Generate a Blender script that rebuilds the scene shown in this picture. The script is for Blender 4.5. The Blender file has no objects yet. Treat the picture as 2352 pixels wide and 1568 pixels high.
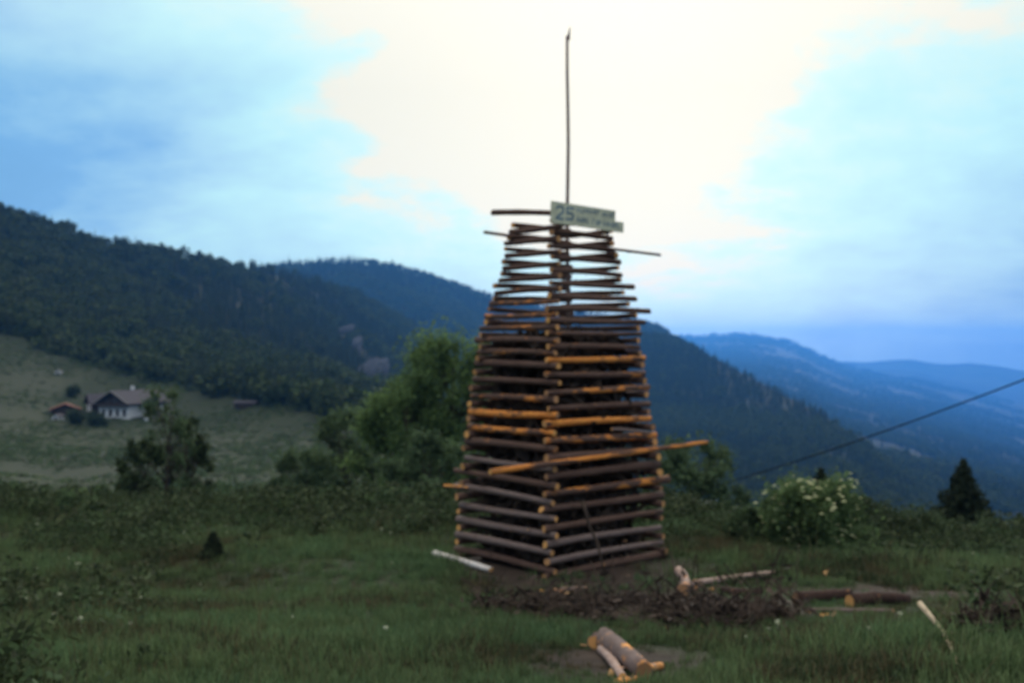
import bpy, math, random
import numpy as np
from mathutils import Vector, Matrix, Quaternion, Euler, noise as mnoise

random.seed(7)
rng = np.random.default_rng(7)
scene = bpy.context.scene
COL = scene.collection
R = math.radians

# ------------------------------------------------------------------ camera
EYE = 4.22                     # eye height above the ground at the tower's foot
FPX = 2560.0                   # focal length in pixels of a 2352 px wide picture
CX, CY = 1176.0, 795.0         # optical axis column, horizon row in that picture
cam_data = bpy.data.cameras.new("camera")
cam = bpy.data.objects.new("camera", cam_data)
COL.objects.link(cam)
cam.location = (0, 0, EYE)
cam.rotation_euler = (R(90.25), 0, 0)
cam_data.sensor_width = 36.0
cam_data.lens = 36.0 * FPX / 2352.0
cam_data.clip_start = 0.1
cam_data.clip_end = 60000
cam_data.dof.use_dof = True               # the slide is softly out of focus: focused too near
cam_data.dof.focus_distance = 2.6
cam_data.dof.aperture_fstop = cam_data.lens / 10.5
scene.camera = cam

# ------------------------------------------------------------------ sky and sun
SUN_EL, SUN_AZ = 19.0, 6.0                # azimuth from +Y towards +X
sun_dir = Vector((math.sin(R(SUN_AZ)) * math.cos(R(SUN_EL)), math.cos(R(SUN_AZ)) * math.cos(R(SUN_EL)), math.sin(R(SUN_EL))))
world = bpy.data.worlds.new("World")
scene.world = world
world.use_nodes = True
wn = world.node_tree.nodes
wl = world.node_tree.links
wn.clear()
SKY_STRENGTH = 0.1
w_out = wn.new("ShaderNodeOutputWorld")
w_bg = wn.new("ShaderNodeBackground")
w_bg.inputs["Strength"].default_value = SKY_STRENGTH
w_sky = wn.new("ShaderNodeTexSky")
w_sky.sky_type = 'NISHITA'
w_sky.sun_disc = False
w_sky.sun_elevation = R(SUN_EL)
w_sky.sun_rotation = R(SUN_AZ)
w_tc = wn.new("ShaderNodeTexCoord")
w_dot = wn.new("ShaderNodeVectorMath"); w_dot.operation = 'DOT_PRODUCT'
wl.new(w_tc.outputs["Generated"], w_dot.inputs[0])
w_dot.inputs[1].default_value = sun_dir
w_ang = wn.new("ShaderNodeMath"); w_ang.operation = 'ARCCOSINE'
wl.new(w_dot.outputs["Value"], w_ang.inputs[0])
w_glow = wn.new("ShaderNodeMapRange")      # veiled sun: bright cloud round it, fading outwards
w_glow.inputs["From Min"].default_value = R(44)
w_glow.inputs["From Max"].default_value = R(2)
wl.new(w_ang.outputs[0], w_glow.inputs["Value"])
# cloud sheet: flatten direction on a high plane so that clouds foreshorten
w_sep = wn.new("ShaderNodeSeparateXYZ"); wl.new(w_tc.outputs["Generated"], w_sep.inputs[0])
w_add = wn.new("ShaderNodeMath"); w_add.operation = 'ADD'; w_add.inputs[1].default_value = 0.30
w_max = wn.new("ShaderNodeMath"); w_max.operation = 'MAXIMUM'; w_max.inputs[1].default_value = 0.0
wl.new(w_sep.outputs["Z"], w_max.inputs[0]); wl.new(w_max.outputs[0], w_add.inputs[0])
w_div = wn.new("ShaderNodeVectorMath"); w_div.operation = 'DIVIDE'
w_cmb = wn.new("ShaderNodeCombineXYZ")
for k in range(3): wl.new(w_add.outputs[0], w_cmb.inputs[k])
wl.new(w_tc.outputs["Generated"], w_div.inputs[0]); wl.new(w_cmb.outputs[0], w_div.inputs[1])
w_n1 = wn.new("ShaderNodeTexNoise"); w_n1.inputs["Scale"].default_value = 1.25
w_n1.inputs["Detail"].default_value = 9; w_n1.inputs["Roughness"].default_value = 0.55; w_n1.inputs["Distortion"].default_value = 0.5
w_off = wn.new("ShaderNodeVectorMath"); w_off.operation = 'ADD'; w_off.inputs[1].default_value = (9.26, 7.466, 2.771)  # cloud layout
wl.new(w_div.outputs[0], w_off.inputs[0]); wl.new(w_off.outputs[0], w_n1.inputs["Vector"])
w_ns = wn.new("ShaderNodeMath"); w_ns.operation = 'MULTIPLY_ADD'
w_ns.inputs[1].default_value = 0.75; w_ns.inputs[2].default_value = -0.375
wl.new(w_n1.outputs[0], w_ns.inputs[0])
w_n2 = wn.new("ShaderNodeTexNoise"); w_n2.inputs["Scale"].default_value = 5.5     # ragged cloud edges
w_n2.inputs["Detail"].default_value = 10; w_n2.inputs["Roughness"].default_value = 0.62
wl.new(w_off.outputs[0], w_n2.inputs["Vector"])
w_ns2 = wn.new("ShaderNodeMath"); w_ns2.operation = 'MULTIPLY_ADD'; w_ns2.inputs[1].default_value = 0.34; w_ns2.inputs[2].default_value = -0.17
wl.new(w_n2.outputs[0], w_ns2.inputs[0])
w_nsum = wn.new("ShaderNodeMath"); w_nsum.operation = 'ADD'; wl.new(w_ns.outputs[0], w_nsum.inputs[0]); wl.new(w_ns2.outputs[0], w_nsum.inputs[1])
w_t = wn.new("ShaderNodeMath"); w_t.operation = 'ADD'
w_low = wn.new("ShaderNodeMapRange")      # cloud is thicker, so darker, towards the horizon
w_low.inputs["From Min"].default_value = 0.0; w_low.inputs["From Max"].default_value = 0.36
w_low.inputs["To Min"].default_value = -0.11; w_low.inputs["To Max"].default_value = 0.12
wl.new(w_sep.outputs["Z"], w_low.inputs["Value"])
w_gl = wn.new("ShaderNodeMath"); w_gl.operation = 'ADD'; wl.new(w_glow.outputs[0], w_gl.inputs[0]); wl.new(w_low.outputs[0], w_gl.inputs[1])
wl.new(w_gl.outputs[0], w_t.inputs[0]); wl.new(w_nsum.outputs[0], w_t.inputs[1])
w_ramp = wn.new("ShaderNodeValToRGB")
cr = w_ramp.color_ramp
stops = [(0.0, (0.42, 0.52, 0.60)), (0.06, (0.13, 0.40, 0.74)), (0.22, (0.15, 0.44, 0.80)), (0.41, (0.37, 0.70, 0.90)), (0.58, (0.50, 0.90, 0.95)), (0.65, (0.60, 0.93, 0.92)), (0.72, (0.90, 0.885, 0.735)), (1.0, (0.90, 0.885, 0.735))]
while len(cr.elements) < len(stops): cr.elements.new(0.5)
for e, (p, c) in zip(cr.elements, stops): e.position = p; e.color = (*c, 1)
wl.new(w_t.outputs[0], w_ramp.inputs[0])
w_scale = wn.new("ShaderNodeVectorMath"); w_scale.operation = 'SCALE'
w_scale.inputs["Scale"].default_value = 1.0 / SKY_STRENGTH
wl.new(w_ramp.outputs[0], w_scale.inputs[0])
# an overcast sky brightens and whitens towards the zenith
w_zen = wn.new("ShaderNodeMapRange"); w_zen.inputs["From Min"].default_value = 0.22; w_zen.inputs["From Max"].default_value = 0.9
wl.new(w_sep.outputs["Z"], w_zen.inputs["Value"])
w_zm = wn.new("ShaderNodeMix"); w_zm.data_type = 'RGBA'; w_zm.inputs["B"].default_value = (17.0, 16.0, 14.0, 1)
wl.new(w_zen.outputs[0], w_zm.inputs["Factor"])
w_mix = wn.new("ShaderNodeMix"); w_mix.data_type = 'RGBA'
w_mix.inputs["Factor"].default_value = 0.9            # the sky texture shines through the thin cloud
wl.new(w_scale.outputs[0], w_zm.inputs["A"])
wl.new(w_sky.outputs[0], w_mix.inputs["A"]); wl.new(w_zm.outputs["Result"], w_mix.inputs["B"])
wl.new(w_mix.outputs["Result"], w_bg.inputs["Color"])
wl.new(w_bg.outputs[0], w_out.inputs["Surface"])

sun_data = bpy.data.lights.new("sun", 'SUN')
sun_data.energy = 1.5
sun_data.angle = R(14)
sun_data.color = (1.0, 0.93, 0.82)
sun = bpy.data.objects.new("sun", sun_data)
COL.objects.link(sun)
sun.rotation_euler = (-sun_dir).to_track_quat('-Z', 'Y').to_euler()

vs = scene.view_settings
vs.view_transform = 'Standard'; vs.look = 'None'; vs.exposure = 0.0; vs.gamma = 1.0
scene.render.engine = 'CYCLES'
cy = scene.cycles
cy.use_denoising = True
cy.max_bounces = 6; cy.diffuse_bounces = 3; cy.glossy_bounces = 2; cy.transmission_bounces = 3
cy.transparent_max_bounces = 8; cy.volume_bounces = 1
cy.sample_clamp_indirect = 4.0

# ------------------------------------------------------------------ helpers
def at(px, py, D):
    """A place D metres ahead of the photographer, seen at (px, py) of the 2352 px picture."""
    return Vector(((px - CX) / FPX * D, D, EYE - (py - CY) / FPX * D))

def tag(o, label=None, cat=None, group=None, kind=None):
    if label: o["label"] = label
    if cat: o["category"] = cat
    if group: o["group"] = group
    if kind: o["kind"] = kind
    return o

def link(o, parent=None):
    COL.objects.link(o)
    if parent is not None: o.parent = parent
    return o

def new_obj(name, me, parent=None, mats=None):
    o = bpy.data.objects.new(name, me)
    if mats:
        for m in (mats if isinstance(mats, (list, tuple)) else [mats]): me.materials.append(m)
    return link(o, parent)

def empty(name, loc=(0, 0, 0), rz=0.0):
    o = bpy.data.objects.new(name, None)
    o.empty_display_size = 0.3
    o.location = loc; o.rotation_euler = (0, 0, rz)
    return link(o)

def mesh_np(name, V, F, smooth=False, mat_idx=None):
    """V (n,3); F list of faces or an (m,k) array."""
    me = bpy.data.meshes.new(name)
    V = np.asarray(V, dtype=np.float32)
    if isinstance(F, np.ndarray):
        m, k = F.shape
        me.vertices.add(len(V)); me.vertices.foreach_set("co", V.ravel())
        me.loops.add(m * k); me.loops.foreach_set("vertex_index", F.astype(np.int32).ravel())
        me.polygons.add(m)
        me.polygons.foreach_set("loop_start", np.arange(0, m * k, k, dtype=np.int32))
        me.update(calc_edges=True)
    else:
        me.from_pydata([tuple(map(float, v)) for v in V], [], [tuple(int(i) for i in f) for f in F])
        me.update()
    n = len(me.polygons)
    if smooth: me.polygons.foreach_set("use_smooth", np.ones(n, dtype=bool))
    if mat_idx is not None: me.polygons.foreach_set("material_index", np.asarray(mat_idx, dtype=np.int32))
    return me

class MB:
    """collects shapes into one mesh"""
    def __init__(s): s.V = []; s.F = []; s.M = []
    def add(s, V, F, m=0):
        o = len(s.V); s.V += [tuple(v) for v in V]; s.F += [tuple(i + o for i in f) for f in F]; s.M += [m] * len(F)
    def box(s, x0, x1, y0, y1, z0, z1, m=0):
        V = [(x, y, z) for x in (x0, x1) for y in (y0, y1) for z in (z0, z1)]
        s.add(V, [(0, 1, 3, 2), (4, 6, 7, 5), (0, 4, 5, 1), (2, 3, 7, 6), (0, 2, 6, 4), (1, 5, 7, 3)], m)
    def prism(s, pts, axis_vec, m=0):
        """polygon pts extruded along axis_vec"""
        n = len(pts); a = Vector(axis_vec)
        V = [Vector(p) for p in pts] + [Vector(p) + a for p in pts]
        F = [tuple(range(n))[::-1], tuple(range(n, 2 * n))] + [(i, (i + 1) % n, (i + 1) % n + n, i + n) for i in range(n)]
        s.add(V, F, m)
    def tube(s, pts, radii, k=6, m=0, cap=True):
        pts = [Vector(p) for p in pts]
        base = len(s.V); ref = Vector((0.31, 0.17, 0.93))
        for i, p in enumerate(pts):
            t = (pts[min(i + 1, len(pts) - 1)] - pts[max(i - 1, 0)]).normalized()
            u = t.cross(ref)
            if u.length < 1e-3: u = t.cross(Vector((1, 0, 0)))
            u.normalize(); v = t.cross(u)
            for j in range(k):
                a = 2 * math.pi * j / k
                s.V.append(tuple(p + (u * math.cos(a) + v * math.sin(a)) * radii[i]))
        for i in range(len(pts) - 1):
            for j in range(k):
                a = base + i * k + j; b = base + i * k + (j + 1) % k
                s.F.append((a, b, b + k, a + k)); s.M.append(m)
        if cap:
            s.F.append(tuple(base + j for j in range(k))[::-1]); s.M.append(m)
            e = base + (len(pts) - 1) * k
            s.F.append(tuple(e + j for j in range(k))); s.M.append(m)
    def mesh(s, name, smooth=False): return mesh_np(name, s.V, s.F, smooth, s.M)
    def build(s, name, mats, parent=None, smooth=False):
        return new_obj(name, s.mesh(name, smooth), parent, mats)

def hash2(ix, iy, s=0):
    h = (ix.astype(np.int64) * 374761393 + iy.astype(np.int64) * 668265263 + s * 1442695041) & 0x7fffffff
    h = ((h ^ (h >> 13)) * 1274126177) & 0x7fffffff
    return ((h ^ (h >> 16)) & 0xffff) / 65535.0

def vnoise(x, y, s=0):
    x = np.asarray(x, float); y = np.asarray(y, float)
    ix = np.floor(x); iy = np.floor(y); fx = x - ix; fy = y - iy
    fx = fx * fx * (3 - 2 * fx); fy = fy * fy * (3 - 2 * fy)
    a = hash2(ix, iy, s); b = hash2(ix + 1, iy, s); c = hash2(ix, iy + 1, s); d = hash2(ix + 1, iy + 1, s)
    return (a * (1 - fx) + b * fx) * (1 - fy) + (c * (1 - fx) + d * fx) * fy

def fbm(x, y, o=4, s=0):
    t = 0; a = 0.5; f = 1.0
    for k in range(o):
        t = t + a * (vnoise(np.asarray(x) * f, np.asarray(y) * f, s + k) - 0.5); a *= 0.5; f *= 2.03
    return t * 2

# ------------------------------------------------------------------ materials
def new_mat(name):
    m = bpy.data.materials.new(name); m.use_nodes = True
    nt = m.node_tree
    b = nt.nodes["Principled BSDF"]
    b.inputs["Specular IOR Level"].default_value = 0.25
    b.inputs["Roughness"].default_value = 0.9
    return m, nt, b

def nd(nt, t, **kw):
    n = nt.nodes.new(t)
    for k, v in kw.items():
        if k in n.inputs: n.inputs[k].default_value = v
        else: setattr(n, k, v)
    return n

def ramp(nt, src, stops):
    r = nt.nodes.new("ShaderNodeValToRGB"); e = r.color_ramp.elements
    while len(e) < len(stops): e.new(0.5)
    for el, (p, c) in zip(e, stops): el.position = p; el.color = (*c, 1)
    nt.links.new(src, r.inputs[0]); return r.outputs[0]

def mixc(nt, fac, a, b):
    m = nt.nodes.new("ShaderNodeMix"); m.data_type = 'RGBA'
    if isinstance(fac, (int, float)): m.inputs["Factor"].default_value = fac
    else: nt.links.new(fac, m.inputs["Factor"])
    for s, v in (("A", a), ("B", b)):
        if isinstance(v, tuple): m.inputs[s].default_value = (*v, 1)
        else: nt.links.new(v, m.inputs[s])
    return m.outputs["Result"]

def noise_fac(nt, vec, scale, detail=5, rough=0.6, stretch=None):
    if stretch:
        mp = nt.nodes.new("ShaderNodeMapping"); mp.inputs["Scale"].default_value = stretch
        nt.links.new(vec, mp.inputs["Vector"]); vec = mp.outputs[0]
    n = nd(nt, "ShaderNodeTexNoise", Scale=scale, Detail=detail, Roughness=rough)
    nt.links.new(vec, n.inputs["Vector"]); return n.outputs[0]

def simple(name, c, var=0.25, scale=6, rough=0.85, coord="Object", bump=0.0):
    m, nt, b = new_mat(name)
    tc = nd(nt, "ShaderNodeTexCoord")
    f = noise_fac(nt, tc.outputs[coord], scale)
    lo = tuple(x * (1 - var) for x in c); hi = tuple(min(1, x * (1 + var)) for x in c)
    nt.links.new(ramp(nt, f, [(0.3, lo), (0.7, hi)]), b.inputs["Base Color"])
    b.inputs["Roughness"].default_value = rough
    if bump:
        bp = nd(nt, "ShaderNodeBump", Strength=bump); nt.links.new(f, bp.inputs["Height"]); nt.links.new(bp.outputs[0], b.inputs["Normal"])
    return m

def leaf_mat(name, dark, light, warm=None, scale=0.8, trans=0.35):
    m, nt, b = new_mat(name)
    tc = nd(nt, "ShaderNodeTexCoord")
    f = noise_fac(nt, tc.outputs["Object"], scale, 4)
    oi = nd(nt, "ShaderNodeObjectInfo")
    col = ramp(nt, f, [(0.32, dark), (0.68, light)])
    if warm: col = mixc(nt, oi.outputs["Random"], col, mixc(nt, f, dark, warm))
    geo = nd(nt, "ShaderNodeNewGeometry")
    hs = nd(nt, "ShaderNodeHueSaturation"); nt.links.new(col, hs.inputs["Color"])
    mr = nd(nt, "ShaderNodeMapRange"); mr.inputs["To Min"].default_value = 0.6; mr.inputs["To Max"].default_value = 1.45
    nt.links.new(geo.outputs["Random Per Island"], mr.inputs["Value"]); nt.links.new(mr.outputs[0], hs.inputs["Value"])
    nt.links.new(hs.outputs[0], b.inputs["Base Color"])
    tr = nd(nt, "ShaderNodeBsdfTranslucent"); nt.links.new(hs.outputs[0], tr.inputs["Color"])
    ms = nd(nt, "ShaderNodeMixShader"); ms.inputs[0].default_value = trans
    nt.links.new(b.outputs[0], ms.inputs[1]); nt.links.new(tr.outputs[0], ms.inputs[2])
    nt.links.new(ms.outputs[0], nt.nodes["Material Output"].inputs["Surface"])
    return m

def log_mat(name, bark_lo, bark_hi, wood, wood2):
    """bark with strips peeled down to fresh wood; obj['peel'] says how much"""
    m, nt, b = new_mat(name)
    tc = nd(nt, "ShaderNodeTexCoord"); oi = nd(nt, "ShaderNodeObjectInfo")
    sh = nd(nt, "ShaderNodeVectorMath", operation='ADD')
    sc = nd(nt, "ShaderNodeMath", operation='MULTIPLY'); sc.inputs[1].default_value = 37.0
    nt.links.new(oi.outputs["Random"], sc.inputs[0])
    nt.links.new(tc.outputs["Object"], sh.inputs[0]); nt.links.new(sc.outputs[0], sh.inputs[1])
    v = sh.outputs[0]
    f1 = noise_fac(nt, v, 9.0, 6, 0.65, (0.5, 2.2, 2.2))
    bark = ramp(nt, f1, [(0.25, bark_lo), (0.75, bark_hi)])
    fl_ = noise_fac(nt, v, 2.2, 4, 0.6, (0.8, 2.5, 2.5))      # lichen grey here, reddish there
    bark = mixc(nt, fl_, mixc(nt, 0.5, bark, tuple(c * k for c, k in zip(bark_lo, (1.8, 1.1, 0.8)))), mixc(nt, 0.35, bark, tuple(min(1, c * 1.5) for c in bark_hi)))
    f2 = noise_fac(nt, v, 1.0, 7, 0.68, (1.7, 6.5, 6.5))
    at_ = nd(nt, "ShaderNodeAttribute", attribute_type='OBJECT', attribute_name="peel")
    # threshold: peel 0 -> none, 1 -> nearly all
    th = nd(nt, "ShaderNodeMapRange"); th.inputs["From Min"].default_value = 0; th.inputs["From Max"].default_value = 1
    th.inputs["To Min"].default_value = 0.76; th.inputs["To Max"].default_value = 0.26
    nt.links.new(at_.outputs["Fac"], th.inputs["Value"])
    sub = nd(nt, "ShaderNodeMath", operation='SUBTRACT'); nt.links.new(f2, sub.inputs[0]); nt.links.new(th.outputs[0], sub.inputs[1])
    mul = nd(nt, "ShaderNodeMath", operation='MULTIPLY'); mul.inputs[1].default_value = 15.0; mul.use_clamp = True
    nt.links.new(sub.outputs[0], mul.inputs[0])
    f3 = noise_fac(nt, v, 16.0, 4, 0.6, (0.3, 1.5, 1.5))
    fresh = ramp(nt, f3, [(0.3, wood2), (0.7, wood)])
    nt.links.new(mixc(nt, mul.outputs[0], bark, fresh), b.inputs["Base Color"])
    bp = nd(nt, "ShaderNodeBump", Strength=0.5, Distance=0.02); nt.links.new(f1, bp.inputs["Height"]); nt.links.new(bp.outputs[0], b.inputs["Normal"])
    return m

def end_mat(name, c1, c2):
    m, nt, b = new_mat(name)
    tc = nd(nt, "ShaderNodeTexCoord"); oi = nd(nt, "ShaderNodeObjectInfo")
    f = noise_fac(nt, tc.outputs["Object"], 9.0, 4)
    col = mixc(nt, oi.outputs["Random"], c1, c2)
    hs = nd(nt, "ShaderNodeHueSaturation"); nt.links.new(col, hs.inputs["Color"])
    mr = nd(nt, "ShaderNodeMapRange"); mr.inputs["To Min"].default_value = 0.6; mr.inputs["To Max"].default_value = 1.25
    nt.links.new(f, mr.inputs["Value"]); nt.links.new(mr.outputs[0], hs.inputs["Value"])
    nt.links.new(hs.outputs[0], b.inputs["Base Color"]); return m

M = {}
M["bark"] = log_mat("log_bark", (0.036, 0.020, 0.015), (0.135, 0.085, 0.066), (0.74, 0.30, 0.062), (0.50, 0.155, 0.035))
M["bark_dark"] = log_mat("dark_bark", (0.018, 0.010, 0.008), (0.06, 0.035, 0.028), (0.72, 0.30, 0.07), (0.5, 0.18, 0.04))
M["bark_grey"] = log_mat("grey_bark", (0.065, 0.046, 0.042), (0.21, 0.165, 0.15), (0.78, 0.36, 0.10), (0.55, 0.21, 0.055))
M["bark_birch"] = log_mat("birch_bark", (0.35, 0.35, 0.33), (0.78, 0.80, 0.78), (0.10, 0.08, 0.07), (0.06, 0.05, 0.05))
M["bark_tan"] = log_mat("tan_bark", (0.16, 0.10, 0.08), (0.50, 0.40, 0.35), (0.74, 0.36, 0.12), (0.5, 0.2, 0.06))
M["cut"] = end_mat("cut_wood", (0.74, 0.37, 0.11), (0.32, 0.17, 0.09))
M["soil_wood"] = simple("dead_twig", (0.050, 0.034, 0.025), 0.6, 3)
M["pale_stick"] = simple("pale_stick", (0.42, 0.33, 0.22), 0.3, 8)
M["chip"] = end_mat("wood_chip", (0.85, 0.45, 0.14), (0.55, 0.34, 0.2))
M["trunk"] = simple("tree_bark", (0.06, 0.048, 0.038), 0.4, 5, bump=0.4)
M["leaf_tree"] = leaf_mat("leaf_tree", (0.080, 0.130, 0.048), (0.13, 0.20, 0.066), scale=0.5, trans=0.5)
M["leaf_shrub"] = leaf_mat("leaf_shrub", (0.045, 0.072, 0.036), (0.095, 0.145, 0.065), scale=0.7, trans=0.4)
M["leaf_dark"] = leaf_mat("leaf_dark", (0.026, 0.040, 0.020), (0.058, 0.085, 0.036), scale=0.7, trans=0.3)
M["leaf_elder"] = leaf_mat("leaf_elder", (0.055, 0.09, 0.035), (0.115, 0.175, 0.07), scale=1.2, trans=0.4)
M["blossom"] = leaf_mat("blossom", (0.44, 0.47, 0.22), (0.62, 0.62, 0.38), scale=1.2, trans=0.3)
M["needle"] = leaf_mat("needle", (0.012, 0.02, 0.011), (0.03, 0.044, 0.020), scale=1.0, trans=0.1)
M["wood_spruce"] = leaf_mat("forest_spruce", (0.011, 0.021, 0.011), (0.026, 0.042, 0.02), (0.042, 0.06, 0.024), scale=0.2, trans=0.1)
M["wood_leaf"] = leaf_mat("forest_leaf", (0.026, 0.046, 0.018), (0.062, 0.094, 0.034), (0.095, 0.115, 0.04), scale=0.2, trans=0.2)
M["grass"] = leaf_mat("grass_blade", (0.062, 0.102, 0.042), (0.115, 0.175, 0.072), (0.135, 0.16, 0.068), scale=1.5, trans=0.3)
M["dry_grass"] = leaf_mat("dry_grass", (0.05, 0.045, 0.022), (0.12, 0.10, 0.05), (0.09, 0.07, 0.035), scale=1.5, trans=0.25)
M["lush_grass"] = leaf_mat("lush_grass", (0.06, 0.11, 0.05), (0.12, 0.19, 0.085), (0.12, 0.18, 0.07), scale=1.5, trans=0.35)
M["weed"] = leaf_mat("weed", (0.028, 0.046, 0.020), (0.062, 0.095, 0.04), (0.07, 0.08, 0.035), scale=1.5, trans=0.2)

def ground_material():
    m, nt, b = new_mat("ground")
    geo = nd(nt, "ShaderNodeNewGeometry"); P = geo.outputs["Position"]
    fine = noise_fac(nt, P, 2.2, 8, 0.7)
    mid = noise_fac(nt, P, 0.22, 5, 0.6)
    far = noise_fac(nt, P, 0.012, 5, 0.6)
    g1 = ramp(nt, fine, [(0.3, (0.016, 0.024, 0.010)), (0.72, (0.046, 0.064, 0.024))])
    g2 = ramp(nt, mid, [(0.35, (0.017, 0.026, 0.009)), (0.65, (0.030, 0.044, 0.015))])
    g3 = ramp(nt, far, [(0.38, (0.009, 0.015, 0.003)), (0.62, (0.019, 0.025, 0.005))])
    g = mixc(nt, 0.55, mixc(nt, 0.4, g1, g2), g3)
    # trampled soil round the tower and under the cutting place
    lens = []
    for c_, k_ in (((1.0, 21.3, 0), (0.36, 0.36, 0)), ((2.0, 16.9, 0), (0.33, 0.36, 0)), ((6.3, 18.4, 0), (0.36, 0.8, 0)), ((1.15, 11.7, 0), (0.95, 0.85, 0))):
        mp = nd(nt, "ShaderNodeVectorMath", operation='SUBTRACT'); mp.inputs[1].default_value = c_
        nt.links.new(P, mp.inputs[0])
        ms = nd(nt, "ShaderNodeVectorMath", operation='MULTIPLY'); ms.inputs[1].default_value = k_
        nt.links.new(mp.outputs[0], ms.inputs[0])
        ln = nd(nt, "ShaderNodeVectorMath", operation='LENGTH'); nt.links.new(ms.outputs[0], ln.inputs[0]); lens.append(ln.outputs["Value"])
    m1 = nd(nt, "ShaderNodeMath", operation='MINIMUM'); nt.links.new(lens[0], m1.inputs[0]); nt.links.new(lens[1], m1.inputs[1])
    m2 = nd(nt, "ShaderNodeMath", operation='MINIMUM'); nt.links.new(m1.outputs[0], m2.inputs[0]); nt.links.new(lens[2], m2.inputs[1])
    m3 = nd(nt, "ShaderNodeMath", operation='MINIMUM'); nt.links.new(m2.outputs[0], m3.inputs[0]); nt.links.new(lens[3], m3.inputs[1]); m2 = m3
    nz = noise_fac(nt, P, 0.9, 5, 0.65)
    ad = nd(nt, "ShaderNodeMath", operation='MULTIPLY_ADD'); ad.inputs[1].default_value = 1.3
    nt.links.new(nz, ad.inputs[0]); nt.links.new(m2.outputs[0], ad.inputs[2])
    mr = nd(nt, "ShaderNodeMapRange"); mr.inputs["From Min"].default_value = 1.75; mr.inputs["From Max"].default_value = 1.25
    nt.links.new(ad.outputs[0], mr.inputs["Value"])
    soil = ramp(nt, fine, [(0.3, (0.018, 0.012, 0.009)), (0.7, (0.060, 0.040, 0.028))])
    nt.links.new(mixc(nt, mr.outputs[0], g, soil), b.inputs["Base Color"])
    bp = nd(nt, "ShaderNodeBump", Strength=0.6, Distance=0.15); nt.links.new(fine, bp.inputs["Height"]); nt.links.new(bp.outputs[0], b.inputs["Normal"])
    return m
M["ground"] = ground_material()

def hill_material(name, lo, hi, field, scale_f, thr=0.62, fine=0.05):
    m, nt, b = new_mat(name)
    geo = nd(nt, "ShaderNodeNewGeometry"); P = geo.outputs["Position"]
    f = noise_fac(nt, P, fine, 8, 0.7)
    c = ramp(nt, f, [(0.35, lo), (0.68, hi)])
    f2 = noise_fac(nt, P, scale_f, 3, 0.5)
    fm = nd(nt, "ShaderNodeMapRange"); fm.inputs["From Min"].default_value = thr - 0.015; fm.inputs["From Max"].default_value = thr + 0.015
    nt.links.new(f2, fm.inputs["Value"])
    nt.links.new(mixc(nt, fm.outputs[0], c, field), b.inputs["Base Color"])
    bp = nd(nt, "ShaderNodeBump", Strength=1.0, Distance=6.0); nt.links.new(f, bp.inputs["Height"]); nt.links.new(bp.outputs[0], b.inputs["Normal"])
    return m
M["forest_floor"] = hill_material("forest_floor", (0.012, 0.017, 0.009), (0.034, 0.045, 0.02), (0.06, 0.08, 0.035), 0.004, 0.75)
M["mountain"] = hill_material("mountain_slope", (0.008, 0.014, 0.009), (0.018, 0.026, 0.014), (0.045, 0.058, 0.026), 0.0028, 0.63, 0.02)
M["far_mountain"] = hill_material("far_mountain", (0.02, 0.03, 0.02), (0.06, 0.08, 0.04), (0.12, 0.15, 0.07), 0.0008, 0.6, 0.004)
M["rock"] = simple("pale_rock", (0.050, 0.056, 0.068), 0.4, 0.08, bump=0.5)

# ------------------------------------------------------------------ terrain
def gz(x, y):
    x = np.asarray(x, float); y = np.asarray(y, float)
    r = np.hypot(x, y)
    yy = np.where(y > 0, np.where(r > 60, np.maximum(y, 0.75 * r), y), y)
    z = np.interp(yy, [-400, -120, -40, 0, 10, 15, 19, 24, 28.5, 33, 40, 55, 75, 110, 160, 300, 600, 1500, 4000, 7000, 15600],
                  [22, 13, 6.5, 2.62, 1.32, 0.62, 0.05, 0.0, -0.02, -0.45, -2.2, -5.6, -9.0, -13, -17, -40, -100, -230, -500, -800, -950])
    z = z - 0.12 * np.clip(x - 30, 0, 600) + 0.10 * np.clip(-x - 45, 0, 300)
    sm = lambda t: np.clip(t, 0, 1) ** 2 * (3 - 2 * np.clip(t, 0, 1))
    z = z - 0.95 * sm((x - 3.2) / 4.5) * sm((y - 21) / 7)
    near = np.clip(1 - np.hypot(x - 1.0, y - 21.5) / 9, 0, 1)
    z = z + (0.16 * fbm(x * 0.35, y * 0.35, 4, 3) + 0.45 * fbm(x * 0.09, y * 0.09, 3, 9)) * (1 - near)
    # meadow slope with the farm
    yc = np.maximum(y, 1.0)
    col = CX + FPX * x / yc
    Dt = np.interp(col, [-1500, 0, 150, 400, 700, 1000, 1300], [560, 480, 455, 400, 320, 270, 240])
    Yt = np.interp(col, [-1500, 0, 150, 250, 400, 560, 700, 760, 1000, 1300], [560, 748, 815, 848, 884, 911, 936, 960, 1020, 1110])
    u = np.clip((yc - 90) / (Dt - 90), 0, 1)
    Y = Yt + (1235 - Yt) * (1 - u) ** 0.9
    D_ = np.minimum(yc, Dt)
    zm = EYE - (Y - CY) / FPX * D_
    zm = zm - np.clip(yc - Dt, 0, 1e5) * 0.06
    zm = zm + 2.0 * fbm(x * 0.012, y * 0.012, 3, 21) * np.clip((yc - 90) / 60, 0, 1)
    ok = (y > 80) & (col < 1400)
    w = np.clip((y - 80) / 40, 0, 1) * np.clip((1400 - col) / 250, 0, 1)
    return np.where(ok, np.maximum(z, z * (1 - w) + zm * w), z)

def g1(x, y): return float(gz(np.array([x]), np.array([y]))[0])

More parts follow.
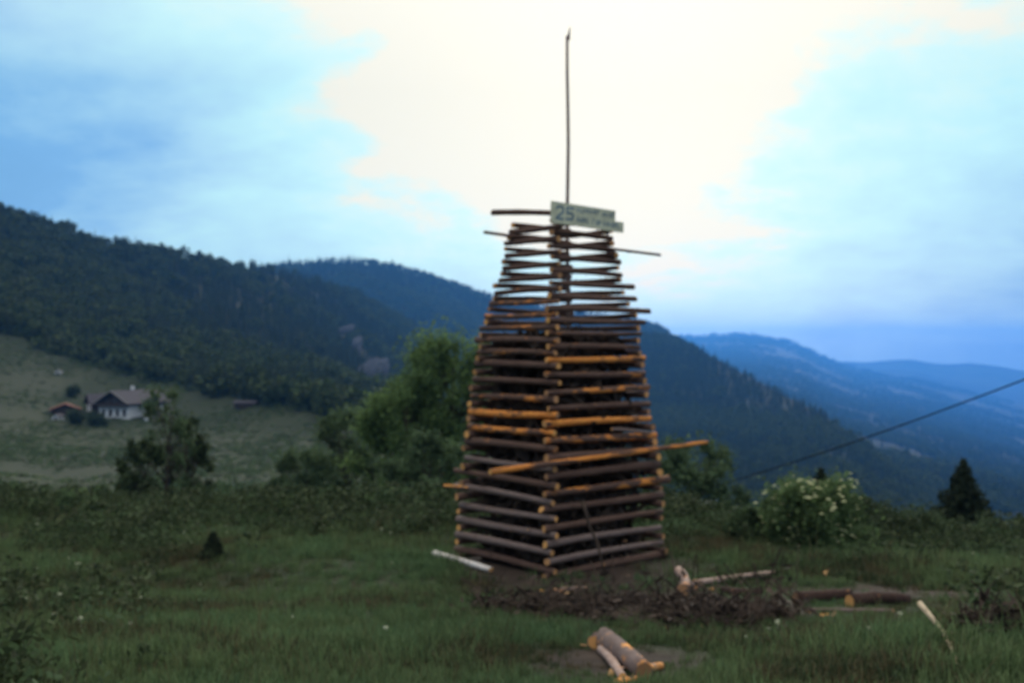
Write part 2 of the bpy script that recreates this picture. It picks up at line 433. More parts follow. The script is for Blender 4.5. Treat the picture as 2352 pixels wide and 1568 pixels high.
def build_ground():
    r = np.concatenate([np.linspace(0.6, 45, 110), np.geomspace(46, 15600, 112)])
    # finer fan ahead, coarser behind
    a = np.concatenate([np.linspace(-0.62, 0.62, 260), np.linspace(0.66, 2 * math.pi - 0.66, 90)])
    rr, aa = np.meshgrid(r, a, indexing="ij")
    x = rr * np.sin(aa); y = rr * np.cos(aa)
    z = gz(x, y)
    nr, na = rr.shape
    V = np.stack([x, y, z], -1).reshape(-1, 3)
    i, j = np.meshgrid(np.arange(nr - 1), np.arange(na), indexing="ij")
    j2 = (j + 1) % na
    F = np.stack([i * na + j, i * na + j2, (i + 1) * na + j2, (i + 1) * na + j], -1).reshape(-1, 4)
    o = new_obj("ground", mesh_np("ground", V, F[:, ::-1].copy(), True), None, M["ground"])
    return tag(o, kind="structure")
build_ground()

HILL = {}
def hill(name, mat, cols, Yr, Dr, Df, Yf, q=1.0, nv=60, nc=150, amp=0.10, seed=0, spur=0.0, back=0.35, fl=1.0, pd=1.0):
    """a mountain flank lofted from its foot (distance Df) up to its ridge (distance Dr), then down behind"""
    cc = np.linspace(cols[0], cols[-1], nc)
    yr = np.interp(cc, cols, Yr); dr = np.interp(cc, cols, Dr); df = np.interp(cc, cols, Df); yf = np.interp(cc, cols, Yf)
    yr = np.convolve(np.pad(yr, 2, mode="edge"), np.ones(5) / 5, mode="valid")
    v = np.concatenate([np.linspace(0, 1, nv), np.linspace(1.04, 1 + back, 8)])
    C, Vv = np.meshgrid(cc, v, indexing="ij")
    yr_, dr_, df_, yf_ = [np.repeat(k[:, None], len(v), 1) for k in (yr, dr, df, yf)]
    D = df_ + (dr_ - df_) * Vv ** pd
    vv = np.clip(Vv, 0, 1)
    Y = yf_ + (yr_ - yf_) * vv ** q
    X = (C - CX) / FPX * D
    Z = EYE - (Y - CY) / FPX * D
    hgt = (EYE - (yr_ - CY) / FPX * dr_) - (EYE - (yf_ - CY) / FPX * df_)
    bump = fbm(X * fl * 0.0035, D * fl * 0.0035, 5, seed) + spur * np.abs(fbm(X * fl * 0.0045 + D * fl * 0.002, D * fl * 0.0008, 3, seed + 5))
    Z = Z + amp * np.abs(hgt) * bump * np.sin(np.clip(vv, 0, 1) * math.pi) ** 0.7
    Z = Z - np.clip(Vv - 1, 0, 9) * np.abs(hgt) * 1.2
    V = np.stack([X, D, Z], -1).reshape(-1, 3)
    n0, n1 = C.shape
    i, j = np.meshgrid(np.arange(n0 - 1), np.arange(n1 - 1), indexing="ij")
    F = np.stack([i * n1 + j, (i + 1) * n1 + j, (i + 1) * n1 + j + 1, i * n1 + j + 1], -1).reshape(-1, 4)
    o = new_obj(name, mesh_np(name, V, F, True), None, mat)
    tag(o, kind="structure")
    HILL[name] = (cc, v, X, D, Z)
    return o

def hill_points(name, n, vmax=1.0, seed=1, keep=None, vmin=0.0, thin=0.0):
    cc, v, X, D, Z = HILL[name]
    g = np.random.default_rng(seed)
    nv = int(np.searchsorted(v, 1.0 + 1e-6))
    # area-weighted cells
    Xs, Ds = X[:, :nv], D[:, :nv]
    area = np.abs((Xs[1:, :-1] - Xs[:-1, :-1])) * np.abs(Ds[:-1, 1:] - Ds[:-1, :-1])
    area = area / Ds[:-1, :-1] ** thin       # far trees stand as wider spaced clumps
    p = area.ravel() / area.sum()
    k = g.choice(len(p), size=n, p=p)
    i = k // (nv - 1); j = k % (nv - 1)
    a = g.random(n); b = g.random(n)
    def bil(A): return (A[i, j] * (1 - a) + A[i + 1, j] * a) * (1 - b) + (A[i, j + 1] * (1 - a) + A[i + 1, j + 1] * a) * b
    P = np.stack([bil(X), bil(D), bil(Z)], -1)
    vv = (v[j] * (1 - b) + v[j + 1] * b)
    ok = (vv >= vmin) & (vv <= vmax)
    if keep is not None: ok &= keep(P, cc[i])
    return P[ok]

# wooded hill on the left: ridge falling to the right
hill("forested_hill", M["forest_floor"], [-900, -300, 0, 130, 250, 400, 520, 600, 700, 800, 900, 1000, 1100, 1200],
     [330, 430, 497, 527, 566, 592, 612, 624, 642, 674, 722, 785, 860, 950],
     [820, 830, 840, 860, 900, 980, 1060, 1150, 1300, 1450, 1550, 1650, 1750, 1800],
     [540, 500, 470, 462, 440, 400, 360, 345, 322, 300, 290, 285, 285, 290],
     [620, 720, 770, 835, 868, 905, 925, 935, 950, 985, 1010, 1040, 1070, 1100], q=0.9, seed=3, amp=0.13, spur=0.9)
# bluish mountain behind it
hill("mountain", M["forest_floor"], [150, 400, 520, 600, 700, 830, 900, 1000, 1130, 1300, 1480, 1540, 1640, 1760, 1880],
     [660, 640, 622, 617, 608, 605, 616, 643, 688, 718, 742, 772, 850, 970, 1100],
     [2200, 2300, 2400, 2450, 2500, 2550, 2600, 2650, 2700, 2750, 2800, 2750, 2600, 2400, 2200],
     [700, 720, 740, 740, 700, 640, 600, 560, 540, 560, 600, 640, 700, 760, 800],
     [1000] * 4 + [1020, 1040, 1060, 1080, 1100, 1110, 1120, 1130, 1150, 1170, 1200], q=0.85, seed=11, amp=0.14, spur=0.8)
# dark shoulder that runs down into the valley on the right
hill("mountain_shoulder", M["forest_floor"], [1380, 1480, 1560, 1640, 1700, 1800, 1905, 1950, 2010, 2100, 2200, 2450, 2800],
     [800, 770, 784, 822, 856, 908, 960, 1000, 1050, 1115, 1165, 1260, 1400],
     [1900, 1850, 1800, 1700, 1600, 1450, 1320, 1250, 1200, 1150, 1100, 1000, 950],
     [380, 390, 400, 410, 420, 430, 440, 450, 455, 460, 465, 470, 475],
     [1240] * 6 + [1250, 1255, 1265, 1290, 1330, 1420, 1520], q=0.9, seed=23, amp=0.12, spur=0.7)
# blue mountain with fields
hill("blue_mountain", M["mountain"], [1250, 1480, 1590, 1640, 1700, 1760, 1810, 1860, 1900, 1960, 2030, 2120, 2240, 2352, 2600, 3000],
     [770, 772, 774, 772, 769, 773, 784, 803, 828, 846, 860, 876, 905, 930, 960, 990],
     [11600, 11600, 11800, 11900, 12000, 12000, 12000, 11900, 11800, 11700, 11600, 11500, 11400, 11300, 11100, 10900],
     [1500, 1500, 1500, 1450, 1400, 1350, 1300, 1250, 1200, 1150, 1100, 1050, 1000, 950, 900, 850],
     [1150] * 8 + [1170, 1190, 1210, 1240, 1280, 1320, 1380, 1450], q=0.8, seed=31, amp=0.10, spur=0.6, fl=0.3, pd=2.8, back=0.07)
hill("blue_ridge", M["mountain"], [1700, 1850, 1960, 2000, 2060, 2110, 2160, 2240, 2352, 2700],
     [880, 866, 862, 850, 848, 852, 868, 884, 905, 935],
     [13400] * 10, [10500] * 10, [1000] * 10, q=0.8, seed=37, amp=0.08, fl=0.4)
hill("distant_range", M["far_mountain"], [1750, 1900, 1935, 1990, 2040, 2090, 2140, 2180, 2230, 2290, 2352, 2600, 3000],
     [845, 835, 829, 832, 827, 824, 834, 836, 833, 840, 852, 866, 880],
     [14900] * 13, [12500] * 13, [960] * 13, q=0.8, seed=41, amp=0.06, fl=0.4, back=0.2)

# ------------------------------------------------------------------ haze: the air of the valley
def haze(density, color, aniso=0.0):
    m = bpy.data.materials.new("valley_air"); m.use_nodes = True
    nt = m.node_tree; nt.nodes.remove(nt.nodes["Principled BSDF"])
    pv = nt.nodes.new("ShaderNodeVolumePrincipled")
    pv.inputs["Color"].default_value = (*color, 1); pv.inputs["Density"].default_value = density
    pv.inputs["Anisotropy"].default_value = aniso
    nt.links.new(pv.outputs[0], nt.nodes["Material Output"].inputs["Volume"])
    b = MB(); b.box(-16000, 16000, -16000, 16000, -1050, 260)
    o = b.build("haze", m)
    tag(o, "thin blue haze filling the valley air", "haze", kind="stuff")
    return o
haze(0.000082, (0.08, 0.36, 1.0), 0.6)

# ------------------------------------------------------------------ scattering with geometry nodes
def scatter(name, pts, scales, kinds, protos, label, cat, kind="stuff", tilt=0.0, seed=1):
    """one object: many small plants standing on pts"""
    coll = bpy.data.collections.new(name + "_kinds")
    for p in protos: coll.objects.link(p)
    me = bpy.data.meshes.new(name)
    me.vertices.add(len(pts)); me.vertices.foreach_set("co", np.asarray(pts, np.float32).ravel())
    g = np.random.default_rng(seed)
    for nm, arr, ty in (("size", np.asarray(scales, np.float32), 'FLOAT'), ("sort", np.asarray(kinds, np.int32), 'INT')):
        at_ = me.attributes.new(nm, ty, 'POINT'); at_.data.foreach_set("value", arr)
    rot = np.stack([g.normal(0, tilt, len(pts)), g.normal(0, tilt, len(pts)), g.random(len(pts)) * 6.283], -1).astype(np.float32)
    at_ = me.attributes.new("turn", 'FLOAT_VECTOR', 'POINT'); at_.data.foreach_set("vector", rot.ravel())
    o = new_obj(name, me)
    ng = bpy.data.node_groups.new(name, 'GeometryNodeTree')
    ng.interface.new_socket("Geometry", in_out='INPUT', socket_type='NodeSocketGeometry')
    ng.interface.new_socket("Geometry", in_out='OUTPUT', socket_type='NodeSocketGeometry')
    N, L = ng.nodes, ng.links
    gi = N.new("NodeGroupInput"); go = N.new("NodeGroupOutput")
    ci = N.new("GeometryNodeCollectionInfo"); ci.inputs["Collection"].default_value = coll
    ci.inputs["Separate Children"].default_value = True; ci.inputs["Reset Children"].default_value = True
    ip = N.new("GeometryNodeInstanceOnPoints"); ip.inputs["Pick Instance"].default_value = True
    def attr(nm, ty):
        a = N.new("GeometryNodeInputNamedAttribute"); a.data_type = ty; a.inputs["Name"].default_value = nm; return a.outputs["Attribute"]
    L.new(gi.outputs[0], ip.inputs["Points"]); L.new(ci.outputs[0], ip.inputs["Instance"])
    L.new(attr("sort", 'INT'), ip.inputs["Instance Index"])
    L.new(attr("turn", 'FLOAT_VECTOR'), ip.inputs["Rotation"])
    L.new(attr("size", 'FLOAT'), ip.inputs["Scale"])
    L.new(ip.outputs[0], go.inputs[0])
    md = o.modifiers.new("scatter", 'NODES'); md.node_group = ng
    return tag(o, label, cat, kind=kind)

def leaf_quads(C, size, g, up=0.0):
    """small pointed leaves at centres C (n,3)"""
    n = len(C)
    a = g.normal(size=(n, 3)); a[:, 2] += up; a /= np.linalg.norm(a, axis=1, keepdims=True)
    b = g.normal(size=(n, 3)); b -= (a * b).sum(1, keepdims=True) * a; b /= np.linalg.norm(b, axis=1, keepdims=True)
    s = (size * g.uniform(0.6, 1.4, n))[:, None]
    V = np.stack([C - b * s, C + a * 0 + np.cross(a, b) * s * 0.55, C + b * s, C - np.cross(a, b) * s * 0.55], 1).reshape(-1, 3)
    F = np.arange(4 * n).reshape(n, 4)
    return V, F

def proto(name, V, F, mat):
    me = mesh_np(name, V, F)
    me.materials.append(mat)
    return bpy.data.objects.new(name, me)

def spruce_proto(name, seed, mat, h=1.0, w=0.19, tiers=9, spokes=8):
    g = np.random.default_rng(seed); b = MB()
    b.tube([(0, 0, 0), (0, 0, h * 0.98)], [0.015 * h, 0.003 * h], 4)
    for t in range(tiers):
        f = t / (tiers - 1)
        z0 = h * (0.10 + 0.86 * f); r = w * h * (1 - f) ** 0.85 * g.uniform(0.85, 1.15) + 0.012 * h
        rot = g.random() * 6.28
        for s in range(spokes):
            a = rot + 6.283 * s / spokes + g.normal(0, 0.12); rr = r * g.uniform(0.7, 1.2); da = 3.6 / spokes
            tip = (rr * math.cos(a), rr * math.sin(a), z0 - 0.32 * rr - 0.01)
            top = (0, 0, z0 + 0.10 * h * (1 - 0.4 * f))
            l = (rr * 0.55 * math.cos(a - da), rr * 0.55 * math.sin(a - da), z0 - 0.08 * rr)
            r_ = (rr * 0.55 * math.cos(a + da), rr * 0.55 * math.sin(a + da), z0 - 0.08 * rr)
            b.add([top, l, tip, r_], [(0, 1, 2), (0, 2, 3)])
    me = b.mesh(name); me.materials.append(mat)
    return bpy.data.objects.new(name, me)

def leafy_proto(name, seed, mat, n=260, zlo=0.35, zhi=0.86):
    g = np.random.default_rng(seed)
    k = 9
    c = np.stack([g.normal(0, 0.17, k), g.normal(0, 0.17, k), g.uniform(zlo, zhi, k)], -1)
    d = g.normal(size=(n, 3)); d /= np.linalg.norm(d, axis=1, keepdims=True)
    P = c[g.integers(0, k, n)] + d * g.uniform(0.10, 0.19, n)[:, None]
    V, F = leaf_quads(P, 0.075, g, 0.4)
    V2 = np.array([(-.02, -.02, 0), (.02, -.02, 0), (0, .025, 0), (0, 0, .6)]); o = len(V)
    V = np.vstack([V, V2]); F = np.vstack([F, [[o, o + 1, o + 3, o + 3], [o + 1, o + 2, o + 3, o + 3]]]) if False else F
    me = mesh_np(name, V, F); me.materials.append(mat)
    return bpy.data.objects.new(name, me)

forest_protos = [spruce_proto("a_spruce", 1, M["wood_spruce"]), spruce_proto("b_spruce", 2, M["wood_spruce"], w=0.24),
                 leafy_proto("c_leafy", 3, M["wood_leaf"]), leafy_proto("d_leafy", 4, M["wood_leaf"]), spruce_proto("e_spruce", 5, M["wood_spruce"], w=0.15)]

def forest(name, hill_name, n, hmin, hmax, seed, leafy, label, keep=None, vmax=1.0, thin=0.0):
    P = hill_points(hill_name, n, vmax, seed, keep, thin=thin)
    g = np.random.default_rng(seed + 50)
    k = len(P)
    patch = fbm(P[:, 0] * 0.006, P[:, 1] * 0.006, 3, seed)
    isleaf = g.random(k) < np.clip(leafy + patch * 1.5, 0.03, 0.97)
    kinds = np.where(isleaf, g.integers(2, 4, k), np.array([0, 1, 4])[g.integers(0, 3, k)])
    size = g.uniform(hmin, hmax, k) * np.where(isleaf, 0.85, 1.0) * (1 + 0.25 * (g.random(k) > 0.93))
    size = size * np.where(P[:, 1] > 3500, 0.75 + P[:, 1] / 9000, 1.0)
    P[:, 2] -= 0.6
    return scatter(name, P, size, kinds, [o.copy() for o in forest_protos], label, "forest", seed=seed, tilt=0.03)

def rocky(P, c):
    Y = CY - (P[:, 2] - EYE) / P[:, 1] * FPX
    bad = np.zeros(len(P), bool)
    for (x, y, rx, ry) in ((788, 776, 20, 9), (826, 822, 13, 24), (842, 882, 28, 26), (880, 872, 18, 20)):
        bad |= ((c - x) / rx) ** 2 + ((Y - y) / ry) ** 2 < 1
    return ~bad
forest("hillside_forest", "forested_hill", 19000, 8, 15, 5, 0.45, "dark mixed forest covering the hill above the farm", keep=rocky)
forest("mountain_forest", "mountain", 24000, 14, 22, 6, 0.42, "bluish forest covering the middle mountain behind the tower", keep=rocky)
forest("shoulder_forest", "mountain_shoulder", 14000, 9, 14, 7, 0.4, "dark forest on the shoulder falling into the valley")
def wooded(P, c): return fbm(P[:, 0] * 0.0021, P[:, 1] * 0.0021, 3, 77) < 0.20
forest("valley_forest", "blue_mountain", 48000, 14, 24, 8, 0.4, "far forest patches between fields on the blue mountain", keep=wooded, thin=1.5)

# pale rock faces in the mountain forest
def rock_face(px, py, rx, ry, label):
    cc, v, X, D, Z = HILL["forested_hill"]
    Yp = CY - (Z - EYE) / D * FPX
    Cc = np.repeat(cc[:, None], len(v), 1)
    k = np.argmin(((Cc - px) ** 2 + (Yp - py) ** 2) + (np.arange(len(v))[None, :] >= 60) * 1e9)
    c0 = Vector((X.ravel()[k], D.ravel()[k], Z.ravel()[k]))
    w = rx / FPX * c0.y; h = ry / FPX * c0.y * 1.25
    g = np.random.default_rng(int(px)); n, m_ = 9, 8
    V = []; F = []
    for i in range(n):
        for j in range(m_):
            u = i / (n - 1) * 2 - 1; t = j / (m_ - 1) * 2 - 1
            e = math.sqrt(max(0, 1 - 0.75 * u * u))
            dep = 1 - max(u * u, t * t)
            V.append((u * w * (0.8 + 0.3 * g.random()), -dep * 0.35 * h * g.uniform(0.6, 1.2) + 8 + t * h * 0.6, t * h * e * g.uniform(0.85, 1.1) + u * w * 0.35))
    for i in range(n - 1):
        for j in range(m_ - 1):
            a = i * m_ + j; F.append((a, a + m_, a + m_ + 1, a + 1))
    o = new_obj("rock_face", mesh_np("rock_face", V, F), None, M["rock"]); o.location = c0 + Vector((0, -9, 8)); o.scale = (1.35, 1.0, 1.25)
    tag(o, label, "rock face", "pale rock faces in the mountain forest")
rock_face(788, 776, 18, 7, "small pale rock patch highest in the mountain forest")
rock_face(826, 822, 10, 20, "narrow upright pale rock streak in the mountain forest")
rock_face(842, 882, 22, 22, "broad pale scree slope low in the forest gully")
rock_face(880, 872, 14, 16, "pale scree slope beside the bright green tree")

# ------------------------------------------------------------------ farm on the meadow
M["white_wall"] = simple("whitewash", (0.60, 0.60, 0.60), 0.12, 1.5)
M["dark_wood"] = simple("weathered_boards", (0.045, 0.033, 0.028), 0.4, 3)
M["slate"] = simple("grey_roof", (0.055, 0.05, 0.06), 0.25, 2)
M["red_roof"] = simple("red_roof", (0.20, 0.075, 0.05), 0.3, 2)
M["glass_dark"] = simple("window_glass", (0.02, 0.022, 0.026), 0.2, 4, rough=0.15)
M["trim"] = simple("pale_trim", (0.22, 0.21, 0.20), 0.2, 4)

def gable_roof(mb, x0, x1, y0, y1, z0, rise, over, th, m=0):
    """ridge along y"""
    xm = (x0 + x1) / 2
    for sx, xe in ((-1, x0 - over), (1, x1 + over)):
        ze = z0 - over * rise / ((x1 - x0) / 2)
        pts = [(xm, y0 - over, z0 + rise), (xe, y0 - over, ze), (xe, y0 - over, ze + th), (xm, y0 - over, z0 + rise + th)]
        if sx > 0: pts = pts[::-1]
        mb.prism(pts, (0, (y1 - y0) + 2 * over, 0), m)

def farmhouse():
    D = 350.0; p = at(262, 952, D)
    p.z = g1(p.x, p.y) + 0.3
    root = empty("farmhouse", p, R(-24))
    tag(root, "farmhouse with whitewashed ground floor and broad dark gable roof on the meadow", "farmhouse")
    W, L = 11.5, 17.0           # gable front faces the photographer (-y), ridge along y
    b = MB(); b.box(-W / 2, W / 2, 0, L, -2.2, 3.6); b.build("lower_wall", M["white_wall"], root)
    b = MB(); b.prism([(-W / 2, 0.05, 3.6), (W / 2, 0.05, 3.6), (W / 2, 0.05, 4.9), (0, 0.05, 8.1), (-W / 2, 0.05, 4.9)], (0, L - 0.1, 0)); b.build("gable_boards", M["dark_wood"], root)
    b = MB(); gable_roof(b, -W / 2, W / 2, 0, L, 4.9, 3.2, 1.4, 0.3); rf = b.build("roof", M["slate"], root)
    b = MB(); b.box(-1.6, -0.8, 9, 9.8, 7.2, 9.6); b.build("chimney", M["white_wall"], rf)
    for sx in (-1, 1):
        b = MB(); pts = [(0, -1.62, 8.15), (sx * (W / 2 + 1.4), -1.62, 4.2), (sx * (W / 2 + 1.4), -1.62, 4.55), (0, -1.62, 8.5)]
        b.prism(pts if sx < 0 else pts[::-1], (0, 0.2, 0)); b.build("barge_board", M["trim"], rf)
    for i in range(4):
        x = -W / 2 + 1.5 + i * 2.83
        b = MB(); b.box(x - 0.65, x + 0.65, -0.07, 0.0, -0.5 + 0.9, 2.6); w = b.build("window", M["dark_wood"], root)
        b = MB(); b.box(x - 0.5, x + 0.5, -0.10, -0.07, 0.55, 2.45); b.build("pane", M["glass_dark"], w)
    for i in range(3):
        x = -3 + i * 3
        b = MB(); b.box(x - 0.5, x + 0.5, -0.03, 0.05, 4.2, 5.6); w = b.build("window", M["trim"], root)
        b = MB(); b.box(x - 0.4, x + 0.4, -0.06, -0.03, 4.3, 5.5); b.build("pane", M["glass_dark"], w)
    b = MB(); b.box(-W / 2 - 0.3, W / 2 + 0.3, -1.3, 0.0, 3.45, 3.6)
    bal = b.build("balcony", M["dark_wood"], root)
    b = MB(); b.box(-W / 2 - 0.3, W / 2 + 0.3, -1.36, -1.3, 3.6, 4.5); b.build("railing", M["dark_wood"], bal)
    for k, y in enumerate((3.0, 9.0)):
        b = MB(); b.box(-W / 2 - 0.08, -W / 2, y, y + 2.4, 0.3, 2.7); w = b.build("window", M["dark_wood"], root)
        b = MB(); b.box(-W / 2 - 0.11, -W / 2 - 0.08, y + 0.15, y + 2.25, 0.5, 2.5); b.build("pane", M["glass_dark"], w)
    b = MB(); b.box(-0.6, 0.6, -0.08, 0.0, -2.0, 0.1); d = b.build("door", M["dark_wood"], root)
    b = MB(); b.box(0.35, 0.45, -0.16, -0.08, -1.0, -0.9); b.build("handle", M["trim"], d)

    q = at(205, 945, 358); q.z = g1(q.x, q.y)
    r2 = empty("barn_wing", q, R(-58)); tag(r2, "long low dark barn with grey roof and two white bays behind the farmhouse", "barn")
    b = MB(); b.box(-4.5, 4.5, 0, 14, -1.5, 3.4); b.build("wall", M["dark_wood"], r2)
    b = MB(); b.prism([(-4.5, 0.02, 3.4), (4.5, 0.02, 3.4), (0, 0.02, 6.0)], (0, 13.96, 0)); b.build("gable_boards", M["dark_wood"], r2)
    b = MB(); gable_roof(b, -4.5, 4.5, 0, 14, 3.4, 2.6, 0.9, 0.25); b.build("roof", M["slate"], r2)
    for y in (2.0, 8.0):
        b = MB(); b.box(-4.62, -4.5, y, y + 2.6, 0.2, 2.8); b.build("whitewashed_bay", M["white_wall"], r2)
        b = MB(); b.box(4.5, 4.62, y, y + 2.6, 0.2, 2.8); b.build("whitewashed_bay", M["white_wall"], r2)
    for x in (-2.6, 1.2):
        b = MB(); b.box(x, x + 1.9, -0.1, 0, 0.2, 2.6); b.build("whitewashed_bay", M["white_wall"], r2)
    q = at(150, 950, 352); q.z = g1(q.x, q.y)
    r3 = empty("red_roofed_shed", q, R(20)); tag(r3, "low shed with rust red roof beside the farmhouse", "shed")
    b = MB(); b.box(-4, 4, 0, 6, -1.2, 2.0); b.build("wall", M["dark_wood"], r3)
    b = MB(); b.prism([(-4, 0.02, 2.0), (4, 0.02, 2.0), (0, 0.02, 3.6)], (0, 5.96, 0)); b.build("gable_boards", M["dark_wood"], r3)
    b = MB(); gable_roof(b, -4, 4, 0, 6, 2.0, 1.6, 0.8, 0.2); b.build("roof", M["red_roof"], r3)
    b = MB(); b.box(-1, 1, -0.1, 0, -1.0, 1.3); b.build("door", M["dark_wood"], r3)
farmhouse()

def small_hut(px, py, D, w, l, h, rise, rz, wall, roof, name, label, cat):
    q = at(px, py, D); q.z = g1(q.x, q.y)
    r = empty(name, q, R(rz)); tag(r, label, cat)
    b = MB(); b.box(-w / 2, w / 2, 0, l, -0.8, h); b.build("wall", wall, r)
    b = MB(); b.prism([(-w / 2, 0.02, h), (w / 2, 0.02, h), (0, 0.02, h + rise)], (0, l - 0.04, 0)); b.build("gable_boards", wall, r)
    b = MB(); gable_roof(b, -w / 2, w / 2, 0, l, h, rise, 0.35, 0.12); b.build("roof", roof, r)
    b = MB(); b.box(-w * 0.18, w * 0.18, -0.06, 0, -0.6, h * 0.75); b.build("door", M["dark_wood"], r)
small_hut(345, 934, 345, 2.6, 3, 1.3, 0.7, 30, M["white_wall"], M["trim"], "white_hut", "small white hut to the right of the farmhouse", "hut")
small_hut(128, 956, 340, 2.4, 2.6, 1.2, 0.6, -10, M["white_wall"], M["slate"], "white_hut", "small white hut below the red roofed shed", "hut")
small_hut(133, 893, 420, 2.2, 2.5, 1.2, 0.6, 15, M["white_wall"], M["trim"], "white_hut", "tiny white hut highest on the meadow above the farm", "hut")
small_hut(590, 918, 345, 2.2, 7, 0.9, 0.55, 80, M["dark_wood"], M["slate"], "field_barn", "low dark field barn at the forest edge above the meadow", "barn")

# ------------------------------------------------------------------ trees and shrubs
def leafy_tree(name, base, h, w, leaves, leaf, mat, seed, label, cat, group=None, lobes=26, trunk_r=None, low=0.22, shape=1.0, gappy=0.10, blossom=None):
    g = np.random.default_rng(seed)
    root = empty(name, base); tag(root, label, cat, group)
    tr = trunk_r or h * 0.018
    C = []
    for k in range(lobes):
        t = g.uniform(low, 0.97)
        prof = math.sin(min(1.0, (t - low * 0.6) / (1 - low * 0.6)) ** shape * math.pi * 0.93) ** 0.7
        a = g.random() * 6.283; rr = w * 0.5 * prof * math.sqrt(g.uniform(0.15, 1.0))
        C.append((rr * math.cos(a), rr * math.sin(a), t * h))
    C = np.array(C)
    b = MB()
    lean = g.normal(0, 0.02, 2)
    top = np.array([lean[0] * h, lean[1] * h, h * 0.85])
    pts = [np.array([0, 0, -0.4]), np.array([g.normal(0, .01) * h, g.normal(0, .01) * h, h * 0.3]), top * 0.7, top]
    b.tube(pts, [tr * 1.3, tr, tr * 0.6, tr * 0.15], 7)
    for c in C:
        f = min(0.75, max(0.12, c[2] / h - 0.22)); s = top * f + (1 - f) * np.array([0, 0, 0.05 * h])
        mid = (s + c) / 2 + g.normal(0, 0.03, 3) * h * 0.5
        b.tube([s, mid, c], [tr * 0.38 * (1.1 - f), tr * 0.22, tr * 0.06], 5)
    b.build("trunk", M["trunk"], root, True)
    sig = w * gappy
    w_ = g.uniform(0.5, 1.5, lobes); w_ /= w_.sum()
    idx = g.choice(lobes, leaves, p=w_)
    d = g.normal(size=(leaves, 3)); d /= np.linalg.norm(d, axis=1, keepdims=True)
    rad = sig * np.abs(g.normal(0.55, 0.52, leaves)) * g.uniform(0.6, 1.4, lobes)[idx]
    P = C[idx] + d * rad[:, None] * np.array([1, 1, 0.95])
    V, F = leaf_quads(P, leaf, g, 0.5)
    new_obj("crown", mesh_np("crown", V, F), root, mat)
    if blossom:
        nb, bs, bm = blossom
        for k in range(nb):
            c = C[g.integers(0, lobes)]; dd = g.normal(size=3); dd[2] = abs(dd[2]) + 0.3; dd[1] -= 0.9; dd /= np.linalg.norm(dd)
            q = c + dd * sig * g.uniform(0.9, 1.4)
            R_ = bs * g.uniform(0.6, 1.3); V = [q + np.array([0, 0, 0.25 * R_])]; F = []
            for ring, (fr, fz) in enumerate(((0.55, 0.18), (1.0, -0.1))):
                for j in range(9):
                    aa = 6.283 * j / 9 + ring * 0.35; e = fr * R_ * g.uniform(0.7, 1.25)
                    V.append(q + np.array([e * math.cos(aa), e * math.sin(aa) * 0.85, fz * R_ + g.normal(0, 0.12) * R_]))
            F += [(0, 1 + j, 1 + (j + 1) % 9) for j in range(9)] + [(1 + j, 10 + j, 10 + (j + 1) % 9, 1 + (j + 1) % 9) for j in range(9)]
            new_obj("flower_cluster", mesh_np("flower_cluster", V, F), root, bm)
    return root

def on_ground(px, D, sink=0.0):
    x = (px - CX) / FPX * D
    return Vector((x, D, g1(x, D) - sink))

def tree_to(px, ytop, D):
    b = on_ground(px, D); top = EYE - (ytop - CY) / FPX * D
    return b, top - b.z

def tree(name, px, ytop, D, wpx, **kw):
    b, h = tree_to(px, ytop, D)
    return leafy_tree(name, b, h, wpx / FPX * D, **kw)

tree("broadleaf_tree", 1035, 776, 62, 320, leaves=42000, leaf=0.115, mat=M["leaf_tree"], seed=12, lobes=100, low=0.10, shape=0.7, gappy=0.11,
     label="tall fresh green broadleaf tree rising behind the tower", cat="tree")
tree("broadleaf_tree", 930, 875, 60, 250, leaves=28000, leaf=0.11, mat=M["leaf_tree"], seed=14, lobes=48, low=0.08, gappy=0.115,
     label="rounded green tree leaning out beside the tall tree behind the tower", cat="tree")
tree("broadleaf_tree", 800, 935, 66, 170, leaves=14000, leaf=0.11, mat=M["leaf_shrub"], seed=15, lobes=60, low=0.04, gappy=0.13,
     label="loose grey green tree at the meadow edge left of the tall green tree", cat="tree")
tree("shrub", 985, 1000, 46, 240, leaves=17000, leaf=0.09, mat=M["leaf_shrub"], seed=16, lobes=40, low=0.05, gappy=0.10,
     label="dark dense shrub under the tall green tree behind the tower", cat="shrub")
tree("shrub", 700, 1020, 60, 170, leaves=11000, leaf=0.10, mat=M["leaf_shrub"], seed=17, lobes=50, low=0.03, gappy=0.13,
     label="pale green shrub in the dip below the meadow", cat="shrub")
tree("thin_tree", 382, 872, 52, 150, leaves=3600, leaf=0.08, mat=M["leaf_shrub"], seed=19, lobes=60, low=0.18, shape=0.55, gappy=0.11, trunk_r=0.07,
     label="thin dark sapling with sparse crown before the farm meadow", cat="tree")
tree("shrub", 330, 1010, 50, 130, leaves=6500, leaf=0.10, mat=M["leaf_dark"], seed=20, lobes=46, low=0.05, gappy=0.12,
     label="dark shrub growing below the thin dark sapling", cat="shrub")
tree("shrub", 430, 960, 54, 110, leaves=5000, leaf=0.10, mat=M["leaf_dark"], seed=21, lobes=40, low=0.08, gappy=0.13,
     label="dark bush with pale tips right behind the thin sapling", cat="shrub")
tree("shrub", 1600, 1022, 40, 230, leaves=11000, leaf=0.09, mat=M["leaf_shrub"], seed=23, lobes=55, low=0.05, gappy=0.11,
     label="wide grey green shrub right behind the tower", cat="shrub")
tree("flowering_shrub", 1865, 1108, 24.5, 262, leaves=16000, leaf=0.055, mat=M["leaf_elder"], seed=24, lobes=60, low=0.03, gappy=0.13,
     label="round light green shrub covered in pale yellow flower heads", cat="shrub", blossom=(190, 0.055, M["blossom"]))
